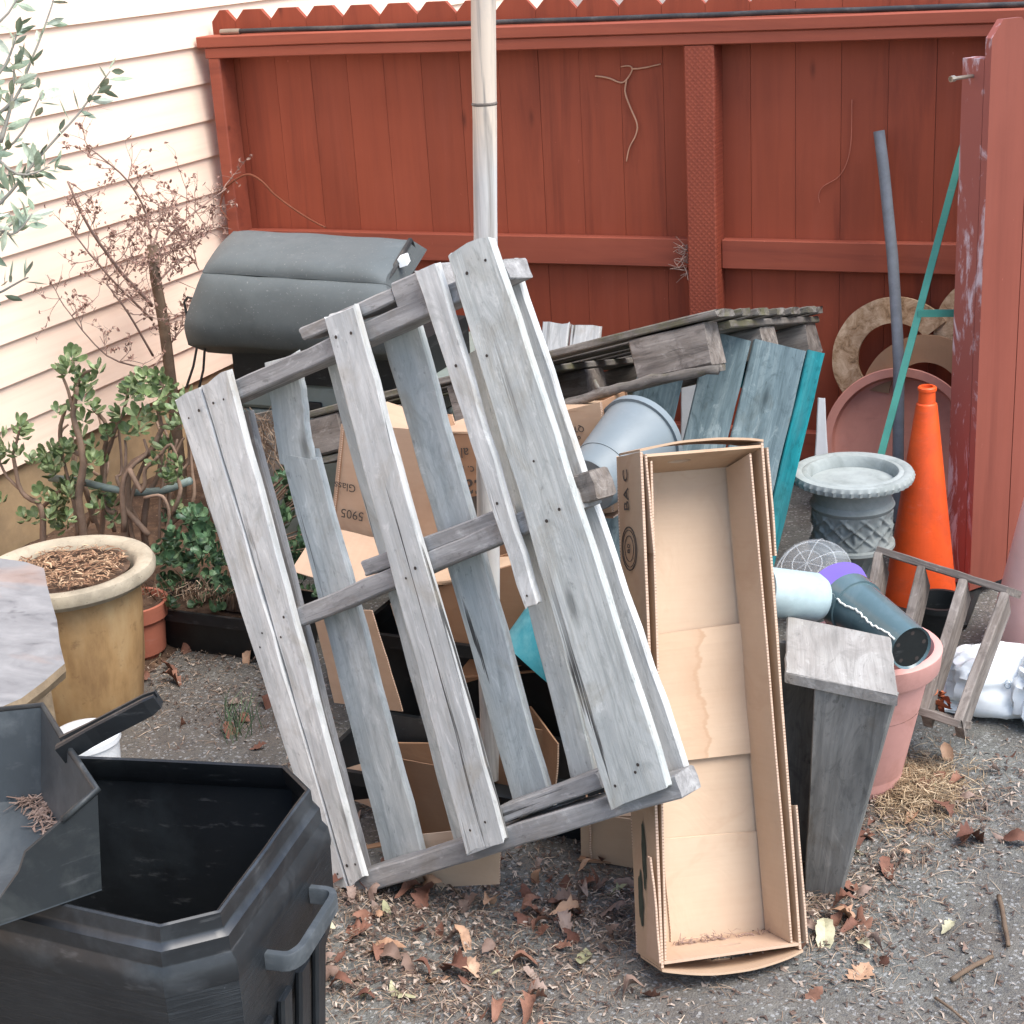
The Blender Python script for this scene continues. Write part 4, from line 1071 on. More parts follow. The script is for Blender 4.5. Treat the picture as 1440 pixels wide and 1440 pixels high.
# particle board rings
def ring(name, label, c, nrm, R0, R1, a0, a1, thk, mat, squash=1.0, sd=0):
    Mx = tiltM(c, nrm); q = Mx.to_3x3(); # choose local up
    zl = V(nrm).normalized(); ex = V((1, 0, 0)); ex = (ex-zl*ex.dot(zl)).normalized(); ey = zl.cross(ex)
    if ey.z < 0: ey = -ey
    vs, fs = [], []; N = 48
    for k in range(N+1):
        w = lerp(R(a0), R(a1), k/N); e = ex*math.cos(w)+ey*math.sin(w)*squash
        j = 1+.02*nz(w*2+sd, 1)
        vs += [c+e*R1*j, c+e*R0*j, c+e*R0*j-zl*thk, c+e*R1*j-zl*thk]
    for k in range(N):
        a, b = k*4, k*4+4
        for i in range(4): fs.append([a+i, b+i, b+(i+1) % 4, a+(i+1) % 4])
    fs += [[3, 2, 1, 0], [N*4, N*4+1, N*4+2, N*4+3]]
    return tag(mk(name, vs, fs, mat, None, frame(c, ex, zl)), label, 'ring')
nr = V((.03, -1, .12))
c0 = Y(1256, 500, -.10)
ring('board_ring', 'mottled particle board ring leaning on the fence behind the grey pipe', Y(1258, 506, -.08), nr, .110, .186, 40, 262, .02, PART, 1.0, 2)
ring('board_ring', 'mottled board arc beside the gate curving up from the ring', Y(1395, 466, -.05), nr, .095, .165, 60, 230, .02, PART, 1.0, 6)
ring('board_ring', 'smaller plain board ring between the mottled ring and red saucer', Y(1300, 560, -.14), V((.03, -1, .2)), .105, .185, 5, 175, .02, W_BROWN and CARDDK, 1.0, 9)
# grey pipe
mb = MB(); pts = [Y(a, b, y_) for a, b, y_ in ((1236, 184, -.06), (1243, 240, -.07), (1249, 300, -.09), (1255, 360, -.12), (1259, 420, -.15), (1262, 470, -.19), (1264, 515, -.235))]
dlast = (pts[-1]-pts[-2]).normalized(); pts.append(pts[-1]+V((.02, -.07, -.45)))
mb.tube(pts, [.0165]*len(pts), 14)
tag(mb.build('plastic_pipe', GREYPIPE, smooth='auto'), 'grey bent pipe leaning upright against the red fence', 'pipe')
# green stake with crossbar
mb = MB(); a_, b_ = Y(1357, 196, -.50), Y(1240, 636, -.86); dv = (b_-a_).normalized(); b2_ = a_+dv*((a_.z-.01)/-dv.z)
sd_ = dv.cross(V((0, 1, 0))).normalized(); fy = dv.cross(sd_)
mb.box((a_+b2_)/2, sd_*.009, fy*.004, (b2_-a_)/2); 
t = thing('metal_stake', 'thin green metal stake with a crossbar leaning beside the gate', 'stake', b2_)
mb.build('shaft', GREENM, t)
mb = MB(); k_ = lerp(a_, b_, .555); e_ = k_+V((.155, .03, .0)); mb.box((k_+e_)/2+V((0, -.006, 0)), (e_-k_)/2, V((0, .004, 0)), V((0, 0, .009))); mb.build('crossbar', GREENM, t)

# small slatted crate
t = thing('slatted_crate', 'small grey slatted wooden crate tilted on the white bags', 'crate', G(1330, 1020, .03))
cr = lambda px, py, d_: D(px, py, d_)
nrm_c = V((-.35, -.75, .45))
dA, dB, dC, dE = 3.62, 3.50, 3.40, 3.30
TLp, TRp, BRp, BLp = D(1232, 772, 3.72), D(1416, 830, 3.52), D(1348, 1018, 3.36), D(1196, 968, 3.50)
cn = (TRp-TLp).cross(BLp-TLp).normalized()
if cn.dot(CO-TLp) < 0: cn = -cn
cn = -(rt*.45+fw*.85-up*.12).normalized()
up_c = (TLp-BLp).normalized(); rt_c = (TRp-TLp).normalized()
bar('rail', t, TLp, TRp, .016, .085, cn, W_BROWN, seg=8, ch=.0015)
bar('rail', t, BLp, BRp, .016, .085, cn, W_BROWN, seg=8, ch=.0015)
Lc = (TRp-TLp).length
for k, f_ in enumerate((.02, .36, .68, .985)):
    a = lerp(BLp, BRp, f_)+up_c*.010; b = lerp(TLp, TRp, f_)-up_c*.008
    # narrow edge faces out, wide face runs back
    bar('slat', t, a, b, .019, .075, cn, W_BROWN, seg=6, ch=.0015)
# rust leaves inside the crate corner
def leafmesh(sd, L_=.05, Wd=.02, curl=.012, jag=0.0):
    vs, fs = [], []; N = 12
    for i in range(N+1):
        t_ = i/N; w = Wd*math.sin(PI*min(1, t_*1.02+.0))**.75*(1+jag*math.sin(i*2.4+sd)); z0 = curl*math.sin(t_*PI*1.2+sd)*.7
        bend = .15*Wd*math.sin(t_*3+sd)
        vs += [V((t_*L_-L_/2, -w/2+bend, z0+curl*.6*(w/Wd)**2)), V((t_*L_-L_/2, bend, z0)), V((t_*L_-L_/2, w/2+bend, z0+curl*(.5+.3*math.sin(sd+i*.6))*(w/Wd)**2))]
    for i in range(N):
        a = i*3; fs += [[a, a+3, a+4, a+1], [a+1, a+4, a+5, a+2]]
    return vs, fs
mb = MB()
for k in range(26):
    vs, fs = leafmesh(k*1.3, .045, .02, .014); c0 = D(random.uniform(1296, 1326), random.uniform(972, 998), 3.47+random.uniform(-.03, .03))
    Mx = Matrix.Translation(c0) @ Euler((random.uniform(-1, 1), random.uniform(-1, 1), random.uniform(0, 6))).to_matrix().to_4x4()
    mb.add([Mx @ v_ for v_ in vs], fs)
tag(mb.build('leaf_heap', RUST), 'rust coloured dry leaves caught in the slatted crate corner', 'leaves', kind='stuff')

# white bags
def bag(name, label, c, rx, ry, rz, sd, M_=None):
    mb = MB(); NU_, NV_ = 56, 36; vs = []
    for j in range(NV_+1):
        ph = PI*j/NV_-PI/2
        for i in range(NU_):
            w = 2*PI*i/NU_; d0 = V((math.cos(ph)*math.cos(w), math.cos(ph)*math.sin(w), math.sin(ph)))
            cx = lambda a, p: math.copysign(abs(a)**p, a)
            d = V((cx(d0.x, .75), cx(d0.y, .75), cx(d0.z, .85)))
            f = 1.08 + .16*nz(d0.x*1.6+sd, d0.y*1.6, d0.z*1.6) - .26*abs(nz(d0.x*2.3+sd, d0.y*2.3, d0.z*2.3)) - .07*abs(nz(d0.x*5+sd, d0.y*5, d0.z*5)) - .018*abs(nz(d0.x*11+sd, d0.y*11, d0.z*11))
            p = V((d.x*rx*f, d.y*ry*f, max(-rz*.98, d.z*rz*f))); vs.append(c+p)
    fs = [[j*NU_+i, j*NU_+(i+1) % NU_, (j+1)*NU_+(i+1) % NU_, (j+1)*NU_+i] for j in range(NV_) for i in range(NU_)]
    return tag(mk(name, vs, fs, BAG, None, smooth='auto'), label, 'bag')
g1 = G(1372, 1018, 0); bg1 = bag('plastic_bag', 'white printed plastic bag slumped beside the slatted crate', g1+V((.03, .10, .066)), .115, .10, .07, 3)
g2 = G(1445, 1032, 0); bg2 = bag('plastic_bag', 'white plastic bag at the right edge in front of the gate', g2+V((.04, .07, .080)), .085, .09, .085, 8)
g3 = G(1335, 1004, 0); bg3 = bag('plastic_bag', 'flattened white plastic bag poking out from under the crate', g3+V((.02, .06, .014)), .10, .07, .016, 12)
INKB = plain('blue_grey_print', srgb(150, 164, 176), .6, .1)
for bg_, n_m in ((bg1, 4), (bg2, 2)):
    mw = bg_.matrix_basis; cand = [(mw @ v_.co, v_.normal.copy()) for v_ in bg_.data.vertices if v_.normal.dot((CO-mw @ v_.co).normalized()) > .75 and (mw @ v_.co).z > .02]
    random.shuffle(cand)
    for p_, nn_ in cand[:n_m]:
        e1 = nn_.cross(V((0, 0, 1))).normalized(); e2 = nn_.cross(e1)
        ringpart('printed_mark', bg_, p_+nn_*.001, e1, e2, nn_, .0055, .0072, INKB, 16)

# big pale pink planter at the edge
pk = G(1490, 965, 0)
mb = MB(); Mx = Matrix.Translation((pk.x, pk.y+.16, 0)); mb.lathe([(.0, .0), (.185, .0), (.19, .02), (.118, .40), (.112, .41), (0, .41)], Mx, 56)
tag(mb.build('plant_pot', PINKPALE, smooth='auto'), 'tall pale pink pot turned upside down at the right edge', 'pot')
# dark pot behind crate
c0 = G(1300, 900, 0); mb = MB(); mb.lathe([(0, 0), (.05, 0), (.065, .09), (.07, .09), (.07, .105), (.06, .105), (.05, .02), (0, .02)], Matrix.Translation((c0.x+.03, c0.y+.02, 0)), 28)
tag(mb.build('plant_pot', BLKIN, smooth='auto'), 'small black pot between the cone and the slatted crate', 'pot')

# ------------------------------------------------------------------ left: planter, slab, pots
pc = V((-2.44, -2.02, 0)); zr = .40
ctr = Y(92, 793, -2.02); zr = ctr.z; pcx = ctr.x
Mx = Matrix.Translation((pcx, -2.02, 0))
t = thing('clay_planter', 'large ochre glazed clay planter with a thick pale rim', 'planter', (pcx, -2.02, 0))
rr = .207
wob = lambda w, z, j: .003*nz(math.cos(w)*2, math.sin(w)*2, z*9)
mb = MB(); mb.lathe([(0, 0), (.125, 0), (.130, .01), (.150, zr*.35), (.162, zr*.7), (.166, zr-.045)], Mx, 64, 0, wob); mb.build('body', GLAZE, t, smooth='auto')
mb = MB(); mb.lathe([(.165, zr-.046), (.190, zr-.044), (rr-.002, zr-.030), (rr, zr-.016), (rr-.006, zr-.004), (rr-.020, zr), (rr-.040, zr-.005), (rr-.050, zr-.016), (rr-.056, zr-.05)], Mx, 64, 0, wob); mb.build('rim', GLAZERIM, t, smooth='auto')
mb = MB(); vs = [V((pcx, -2.02, zr-.012))]; fs = []
for j in range(1, 9):
    for k in range(40):
        w = 2*PI*k/40; r_ = .147*j/8; vs.append(V((pcx+r_*math.cos(w), -2.02+r_*math.sin(w), zr-.020+.010*nz(r_*14*math.cos(w), r_*14*math.sin(w), 3)+.006*nz(r_*60*math.cos(w), r_*60*math.sin(w)))))
for k in range(40): fs.append([0, 1+k, 1+(k+1) % 40])
for j in range(7):
    for k in range(40): fs.append([1+j*40+k, 1+(j+1)*40+k, 1+(j+1)*40+(k+1) % 40, 1+j*40+(k+1) % 40])
mk('soil_fill', vs, fs, SOIL, t, smooth=True)
def scatter(n_, posf, L_, W_, mat_name, flat=.25, curved=True):
    mb = MB()
    for k in range(n_):
        r_ = posf()
        if r_ is None: continue
        p, tilt = r_
        l_ = random.uniform(*L_); w_ = random.uniform(*W_); yaw = random.uniform(0, 2*PI)
        d = V((math.cos(yaw), math.sin(yaw), random.uniform(-flat, flat)*.7)); s_ = V((-math.sin(yaw), math.cos(yaw), random.uniform(-.5, .5)))*w_/2
        mid = p + V((0, 0, random.uniform(.0005, .004)))+ s_*random.uniform(-3, 3)*curved
        a, b = p-d*l_/2, p+d*l_/2; a.z = max(a.z, p.z-.001); b.z = max(b.z, p.z-.001)
        mb.add([a-s_*.6, a+s_*.6, mid+s_, b+s_*.5, b-s_*.5, mid-s_], [(0, 1, 2, 5), (5, 2, 3, 4)])
    return mb
def inpot():
    w = random.uniform(0, 2*PI); r_ = .142*math.sqrt(random.random()); x, y = r_*math.cos(w), r_*math.sin(w)
    return V((pcx+x, -2.02+y, zr-.012+.010*nz(x*14, y*14, 3)+.004)), 0
scatter(900, inpot, (.008, .035), (.0012, .005), '', .5).build('bark_mulch', CHIP, t)['kind'] = 'stuff'

# flagstone slab on a block stack
zs = .47
st_ = [(-70, 775), (0, 785), (35, 790), (62, 799), (66, 822), (72, 845), (80, 872), (84, 905), (91, 933), (62, 958), (30, 982), (0, 995), (-80, 1005)]
mb = MB(); tops = [G(a, b, zs+ .012*(b-890)/110*-1) for a, b in st_]; nS = len(tops)
cen = sum(tops, V((0, 0, 0)))/nS
bots = [lerp(p, cen, .04+.05*abs(nz(i*2.2, 3)))-V((0, 0, .035)) for i, p in enumerate(tops)]
mids = [lerp(p, cen, -.012+.04*abs(nz(i*3.2, 8)))-V((0, 0, .015)) for i, p in enumerate(tops)]
mb.add(tops+mids+bots, [list(range(nS))], 0); b0 = 0
for r0_ in (0, nS):
    for i in range(nS): mb.f.append([r0_+i, r0_+nS+i, r0_+nS+(i+1) % nS, r0_+(i+1) % nS]); mb.m.append(1)
mb.f.append([2*nS+i for i in range(nS)][::-1]); mb.m.append(1)
bmv = mb.build('flagstone', [SLATE, SLATESIDE]); tag(bmv, 'broken grey and pink flagstone slab lying level before the clay planter', 'stone slab')
blk = thing('block_stack', 'rough stone blocks propping up the flagstone at the left edge', 'blocks', (cen.x-.12, cen.y, 0))
for k in range(3):
    mb = MB(); rbox(mb, (cen.x-.26+.01*k, cen.y-.12, .003+.14*k), (cen.x-.03-.008*k, cen.y+.10, .14+.14*k), .012); mb.build('block', SLATESIDE, blk)

# white bucket
wb = G(118, 1032, .16); mb = MB(); Mx = Matrix.Translation((wb.x, wb.y, 0)); mb.lathe([(0, 0), (.062, 0), (.072, .145), (.077, .145), (.077, .158), (.07, .162), (.0, .164)], Mx, 40)
tag(mb.build('bucket', WHITEP, smooth='auto'), 'white lidded bucket behind the black bin', 'bucket')
# terracotta pot
tp = G(178, 935, 0); t = thing('plant_pot', 'terracotta pot beside the ochre planter and black trough', 'pot', (tp.x, tp.y+.06, 0)); Mx = Matrix.Translation((tp.x, tp.y+.06, 0))
mb = MB(); mb.lathe([(0, 0), (.058, 0), (.078, .115), (.088, .115), (.092, .155), (.082, .155), (.07, .02), (0, .02)], Mx, 40); mb.build('body', TERRA, t, smooth='auto')
mb = MB(); mb.lathe([(0, .14), (.079, .138)], Mx, 24); mb.build('soil_fill', SOIL, t)
tr0 = G(225, 915, 0); tr1 = G(332, 908, 0)
tray('planter_trough', 'long black plastic trough holding green plants', 'planter', (tr0.x-.02, tr0.y+.0, .0), (tr1.x+.22, tr0.y+.20, .125), BLACKP, .01, SOIL)

# ------------------------------------------------------------------ plants
def jleaf(p, d, nrm, L_, W_):
    """thick obovate leaf, two-sided"""
    d = d.normalized(); nrm = (nrm-d*nrm.dot(d)); nrm = nrm.normalized() if nrm.length > 1e-4 else V((0, 0, 1)); s_ = nrm.cross(d)
    out = [(0, .0), (.25, .28), (.55, .5), (.8, .46), (.95, .25), (1.0, .0)]
    vs = [p]; 
    for t_, w in out[1:-1]: vs.append(p+d*L_*t_+s_*W_*w+nrm*.12*L_*t_*t_)
    vs.append(p+d*L_+nrm*.12*L_)
    for t_, w in out[-2:0:-1]: vs.append(p+d*L_*t_-s_*W_*w+nrm*.12*L_*t_*t_)
    n_ = len(vs); c = p+d*L_*.55-nrm*.06*L_; vs.append(c); vs.append(p+d*L_*.55+nrm*.10*L_-nrm*.02)
    vs[-1] = p+d*L_*.55-nrm*.14*L_
    fs = [[n_, i, (i+1) % n_] for i in range(n_)]+[[n_+1, (i+1) % n_, i] for i in range(n_)]
    return vs, fs
def rosette(mb, p, d, nleaf, L_, W_):
    d = d.normalized(); ref = V((1, 0, 0)) if abs(d.x) < .8 else V((0, 1, 0)); a = (ref-d*ref.dot(d)).normalized(); b = d.cross(a)
    for k in range(nleaf):
        tier = k//4; w = k*2.4+random.uniform(-.3, .3); e = a*math.cos(w)+b*math.sin(w)
        lift = .55+.45*tier+random.uniform(-.15, .2); ld = (e+d*lift).normalized()
        f_ = random.uniform(.75, 1.15)*(1-.12*tier)
        vs, fs = jleaf(p-d*.012*(2-tier)+e*.003, ld, d-e*lift, L_*f_, W_*f_); mb.add(vs, fs)
def limb(mb, pts, r0, r1, n_=7, sd=0):
    N_ = 4*(len(pts)-1); P_ = []; Rr = []
    for i in range(N_+1):
        t_ = i/N_; P_.append(spl(pts, t_)+V((nz(t_*6+sd, 1), nz(t_*6+sd, 4), nz(t_*6+sd, 8)))*r0*.5); Rr.append(lerp(r0, r1, t_)*(1+.12*nz(t_*12+sd, 3)))
    mb.tube(P_, Rr, n_); return P_
def plantY(y): return lambda a, b, dy=0: Y(a, b, y+dy)
j = plantY(-1.50)
jb = j(150, 760)
t = thing('jade_plant', 'gnarled jade plant with thick bare stems behind the ochre planter', 'plant', (jb.x, jb.y, .05))
stems = MB(); leaves = MB()
jl = [([(118, 770), (112, 700), (116, 640), (104, 585), (108, 545)], .016, .007, 0.0), ([(116, 640), (85, 620), (92, 575), (112, 548)], .009, .005, .02),
      ([(60, 770), (58, 715), (30, 690), (18, 640)], .012, .006, -.05), ([(58, 715), (85, 690), (120, 680)], .008, .006, .05),
      ([(175, 775), (178, 720), (182, 660), (215, 632), (228, 600)], .017, .008, .05), ([(182, 660), (200, 690), (205, 660), (225, 640)], .009, .006, 0),
      ([(205, 775), (204, 710), (222, 670), (228, 640)], .013, .007, .1), ([(140, 770), (148, 700), (144, 650), (150, 600), (130, 575)], .011, .006, .12),
      ([(150, 640), (160, 610), (158, 580)], .008, .005, .12), ([(228, 600), (222, 570), (230, 545), (214, 530)], .007, .005, .05),
      ([(228, 600), (245, 590), (250, 560)], .006, .004, .05), ([(203, 700), (228, 698), (238, 725), (228, 760), (222, 765)], .006, .004, -.06),
      ([(104, 585), (96, 550), (84, 520)], .006, .004, 0), ([(108, 545), (118, 525), (135, 520)], .006, .004, .02), ([(18, 640), (25, 615), (28, 600)], .005, .004, -.05),
      ([(30, 690), (10, 670), (-5, 640)], .006, .004, -.05), ([(160, 610), (175, 575), (180, 545)], .006, .004, .1), ([(225, 640), (240, 625), (250, 645)], .006, .004, 0)]
for i, (pts, r0, r1, dy) in enumerate(jl): limb(stems, [j(a, b, dy) for a, b in pts], r0*.8, r1*.8, 8, i*3.1)
for i in range(16):
    a0, b0_ = random.uniform(100, 250), random.uniform(720, 775); a1 = a0+random.uniform(-45, 45); dy = random.uniform(-.02, .2)
    limb(stems, [j(a0, b0_, dy), j((a0+a1)/2+random.uniform(-25, 25), random.uniform(670, 710), dy), j(a1, random.uniform(620, 660), dy+.03), j(a1+random.uniform(-25, 25), random.uniform(565, 620), dy+.05)], random.uniform(.004, .009), .003, 7, i*7.3)
tips = [(104, 520, .02), (84, 512, 0), (135, 514, .02), (110, 555, 0), (128, 570, .1), (158, 574, .1), (180, 540, .1), (214, 525, .05), (232, 540, .05), (250, 552, .05), (225, 575, .03),
        (28, 595, -.05), (18, 632, -.05), (-5, 635, -.05), (40, 640, -.05), (65, 650, -.02), (92, 620, 0), (112, 610, .04), (60, 695, -.04), (145, 640, .05), (250, 650, 0), (238, 668, -.02), (215, 560, 0), (240, 600, .04),
        (170, 560, .08), (205, 590, .06), (122, 530, .02), (95, 568, .0), (150, 605, .08), (200, 545, .05), (190, 580, .02), (70, 715, -.06), (245, 575, 0), (105, 540, .06), (80, 640, .03), (230, 620, .03)]
for (a, b, dy) in tips+[(random.uniform(-5, 255), random.uniform(610, 735), random.uniform(-.04, .14)) for _ in range(30)]+[(x_+random.uniform(-24, 24), y_+random.uniform(-20, 20), d_+random.uniform(-.04, .04)) for x_, y_, d_ in tips[::3]+tips[1::3]]:
    rosette(leaves, j(a+random.uniform(-6, 6), b+random.uniform(-6, 6), dy), V((random.uniform(-.6, .6), random.uniform(-.8, .1), random.uniform(.5, 1))), random.choice((7, 9, 12)), random.uniform(.028, .044), random.uniform(.016, .022))
stems.build('stem', BARKJ, t, smooth=True); leaves.build('foliage', JADE, t)
mb = MB(); pts = [Y(a, b, -1.42) for a, b in ((70, 672), (110, 676), (150, 686), (190, 693), (230, 690), (268, 676))]; mb.tube(pts, .0105, 9)
tag(mb.build('plastic_pipe', GREENPIPE, smooth=True), 'pale green grey pipe lying among the jade plant stems', 'pipe')
# low green shrub in and behind the trough
sh = plantY(-1.60)
t = thing('leafy_shrub', 'dark green round leaved shrub in the trough, behind the pallet edge', 'shrub', (tr0.x+.1, tr0.y+.1, .1))
stems = MB(); leaves = MB()
for k in range(140):
    a = random.uniform(222, 340) if k % 2 else random.uniform(350, 450); b = random.uniform(650, 870) if a > 330 else random.uniform(715, 850)
    p = sh(a, b, random.uniform(-.10, .22))
    d_ = V((random.uniform(-.7, .7), random.uniform(-1, .2), random.uniform(.1, 1)))
    rosette(leaves, p, d_, 9, .030, .022)
    if k % 2 == 0: limb(stems, [V((lerp(p.x, tr0.x+.12, .5), -1.58, .1)), lerp(p, V((tr0.x+.12, -1.58, .1)), .4)+V((0, 0, .03)), p], .004, .002, 5, k)
stems.build('stem', BARKJ, t, smooth=True); leaves.build('foliage', SHRUB, t)
# trailing grass and dry blades over the trough rim
mb = MB()
for k in range(120):
    p = Y(random.uniform(205, 320), random.uniform(830, 848), -1.66+random.uniform(-.03, .05)); d_ = V((random.uniform(-.6, .6), random.uniform(-.6, .2), random.uniform(.2, 1))).normalized()
    l_ = random.uniform(.03, .09); s_ = V((.0018, 0, 0)); m_ = p+d_*l_*.6; e_ = m_+(d_+V((0, -.2, -.8))).normalized()*l_*.5
    mb.add([p-s_, p+s_, m_+s_, m_-s_, e_], [(0, 1, 2, 3), (3, 2, 4)])
tag(mb.build('grass_tuft', NEEDLE), 'dry grass blades spilling along the rim of the black trough', 'grass', kind='stuff')

# dead bush on a stake by the wall
dbp = lambda a, b, x=-2.98: X(a, b, x)
s0 = dbp(214, 345); sx, sy = s0.x, s0.y
t = thing('dead_bush', 'dead twiggy bush with dry leaves tied to a stake by the peach wall', 'bush', (sx, sy, .05))
mb = MB(); limb(mb, [V((sx-.01, sy-.02, .02)), V((sx, sy, .35)), s0], .021, .0165, 9, 4); mb.build('stake', STAKE, t, smooth=True)
tw = MB(); dl = MB()
def twig(p, d, L_, r, lev):
    pts = [p]; q = p.copy(); dd_ = d.normalized()
    for i in range(4):
        dd_ = (dd_+V((random.gauss(0, .22), random.gauss(0, .22), random.gauss(.02, .2)))).normalized(); q = q+dd_*L_/4; pts.append(q.copy())
    tw.tube(pts, [lerp(r*.75, r*.4, i/4) for i in range(5)], 5, cap=False)
    for k in range(2 if lev else 3):
        if random.random() < .5:
            c_ = random.choice(pts[1:]); vs, fs = leafmesh(random.uniform(0, 6), random.uniform(.008, .018), random.uniform(.004, .009), .006)
            Mx = Matrix.Translation(c_) @ Euler((random.uniform(0, 6), random.uniform(0, 6), random.uniform(0, 6))).to_matrix().to_4x4(); dl.add([Mx @ v_ for v_ in vs], fs)
    if lev > 0:
        for k in range(random.choice((2, 3, 3))):
            i = random.choice((1, 2, 3, 4)); nd = (dd_+V((random.gauss(0, .7), random.gauss(0, .7), random.gauss(.1, .6)))).normalized(); twig(pts[i], nd, L_*random.uniform(.5, .75), r*.6, lev-1)
mains = [([(214, 430), (160, 370), (120, 310), (95, 255)], .006), ([(212, 380), (240, 330), (285, 290), (318, 265)], .004), ([(214, 350), (205, 300), (180, 255), (135, 215)], .004),
         ([(214, 450), (150, 385), (105, 330)], .004), ([(216, 360), (250, 350), (300, 320)], .0035), ([(218, 400), (262, 360), (280, 380)], .0035), ([(215, 500), (180, 440), (150, 400)], .004),
         ([(214, 350), (225, 310), (222, 285)], .0035), ([(215, 520), (250, 470), (290, 430)], .003), ([(215, 520), (150, 500), (90, 430)], .003)]
for i, (pts, r0) in enumerate(mains):
    P_ = limb(tw, [dbp(a, b, -2.98+(.05*nz(i*2.1, k*.9) if k else 0)) for k, (a, b) in enumerate(pts)], r0, r0*.5, 6, i*5)
    for k in range(8):
        q = random.choice(P_[3:]); twig(q, V((random.uniform(-.6, .6), random.uniform(-.8, .8), random.uniform(-.2, .9))), random.uniform(.06, .13), .0022, 2)
for k in range(22): twig(dbp(random.uniform(190, 250), random.uniform(310, 400)), V((random.uniform(-.4, .6), random.uniform(-.8, .8), random.uniform(-.4, .7))), .08, .002, 2)
tw.build('twig', BARKD, t, smooth=True); dl.build('dry_foliage', DEADLEAF, t)

# olive tree hanging in from the left
ob = D(-170, 700, 3.9)
t = thing('olive_tree', 'grey green olive branches hanging into the top left corner', 'tree', (ob.x, ob.y, 0))
tw = MB(); lv = MB()
trunk_top = D(-160, -100, 3.9)
mb = MB(); limb(mb, [V((ob.x, ob.y, 0)), V((ob.x+.03, ob.y, .5)), V((ob.x-.02, ob.y+.02, 1.1)), trunk_top], .05, .025, 10, 2); mb.build('trunk', OLIVEB, t, smooth=True)
br = [([(-150, 120), (-60, 180), (10, 150), (45, 85), (78, -10)], 3.75), ([(-150, 330), (-60, 330), (0, 285), (60, 215), (110, 160), (155, 100)], 3.85), ([(-150, 500), (-70, 440), (-10, 415), (40, 390)], 3.95),
      ([(-150, 60), (-60, 60), (0, 30), (35, -20)], 3.7), ([(-150, 230), (-50, 235), (20, 200), (60, 130)], 3.9), ([(-150, 380), (-60, 360), (0, 330), (30, 300)], 3.8), ([(-150, 250), (-80, 262), (-10, 250), (48, 240)], 3.85), ([(0, 200), (15, 150), (20, 90)], 3.75),
      ([(-150, -40), (0, -60), (90, -20)], 3.8), ([(-150, 160), (-40, 140), (8, 90), (25, 40)], 3.7), ([(-150, 290), (-40, 300), (15, 330), (45, 300)], 3.75), ([(-150, 200), (-30, 210), (25, 245), (70, 235)], 3.8)]
for i, (pts, dp_) in enumerate(br):
    P3 = [D(a, b, dp_+.04*nz(i, k)) for k, (a, b) in enumerate(pts)]
    P_ = limb(tw, P3, .006, .0018, 6, i*3)
    n_ = len(P_)
    for k in range(n_//4, n_):
        for s_ in range(3):
            if random.random() < .22: continue
            p = P_[k]+V((random.gauss(0, .006), random.gauss(0, .006), random.gauss(0, .006))); d_ = (P_[min(k+1, n_-1)]-P_[k-1]).normalized()
            side = V((random.uniform(-1, 1), random.uniform(-1, 1), random.uniform(-1, 1))); side = (side-d_*side.dot(d_)).normalized()
            ld = (side+d_*random.uniform(.2, 1.0)).normalized(); L_ = random.uniform(.042, .068); nrm = ld.cross(V((random.uniform(-1, 1), random.uniform(-1, 1), random.uniform(-.3, 1)))).normalized(); sv = nrm.cross(ld)
            W_ = L_*.145
            vs = [p, p+ld*L_*.3+sv*W_*.85, p+ld*L_*.6+sv*W_, p+ld*L_*.85+sv*W_*.5, p+ld*L_, p+ld*L_*.85-sv*W_*.5, p+ld*L_*.6-sv*W_, p+ld*L_*.3-sv*W_*.85, p+ld*L_*.5+nrm*L_*.05]
            lv.add(vs, [[8, q_, (q_+1) % 8] for q_ in range(8)])
tw.build('branch', OLIVEB, t, smooth=True); lv.build('foliage', OLIVE, t)

# vines on the fence
def vine(label, lines, y, r, mat):
    mb = MB()
    for pts in lines: limb(mb, [Y(a, b, y) for a, b in pts], r, r*.7, 6, pts[0][0])
    return tag(mb.build('dry_vine', mat, smooth=True), label, 'vine')
vine('pale dry forked vine tendril clinging high on the fence', [[(837, 107), (857, 110), (872, 116), (881, 112), (889, 98), (886, 93), (873, 94)], [(888, 97), (908, 95), (929, 90)], [(881, 112), (879, 128), (886, 150), (896, 175), (894, 190), (885, 208), (881, 227)]], -.008, .0030, VINE)
vine('brown arching vine stem crossing from the wall to the seat', [[(318, 262), (335, 250), (352, 246), (368, 255), (385, 272), (410, 292), (435, 308), (458, 320)], [(318, 262), (310, 290), (322, 310)]], -.10, .0042, VINEB)
vine('faint thin tendril on the right fence panel', [[(1198, 140), (1197, 195), (1192, 225), (1180, 248), (1158, 262), (1151, 275), (1153, 285)]], -.007, .0016, plain('reddish_tendril', srgb(178, 108, 88), .9, .2))
mb = MB()
for k in range(26):
    p = Y(random.uniform(960, 970), random.uniform(340, 385), -.075); limb(mb, [p, p+V((random.uniform(-.03, .01), random.uniform(-.02, .0), random.uniform(-.02, .02))), p+V((random.uniform(-.05, .01), random.uniform(-.03, 0), random.uniform(-.03, .03)))], .0016, .0008, 4, k)
tag(mb.build('dry_vine', BARKD), 'tuft of dead vine wedged between middle rail and fence post', 'vine')

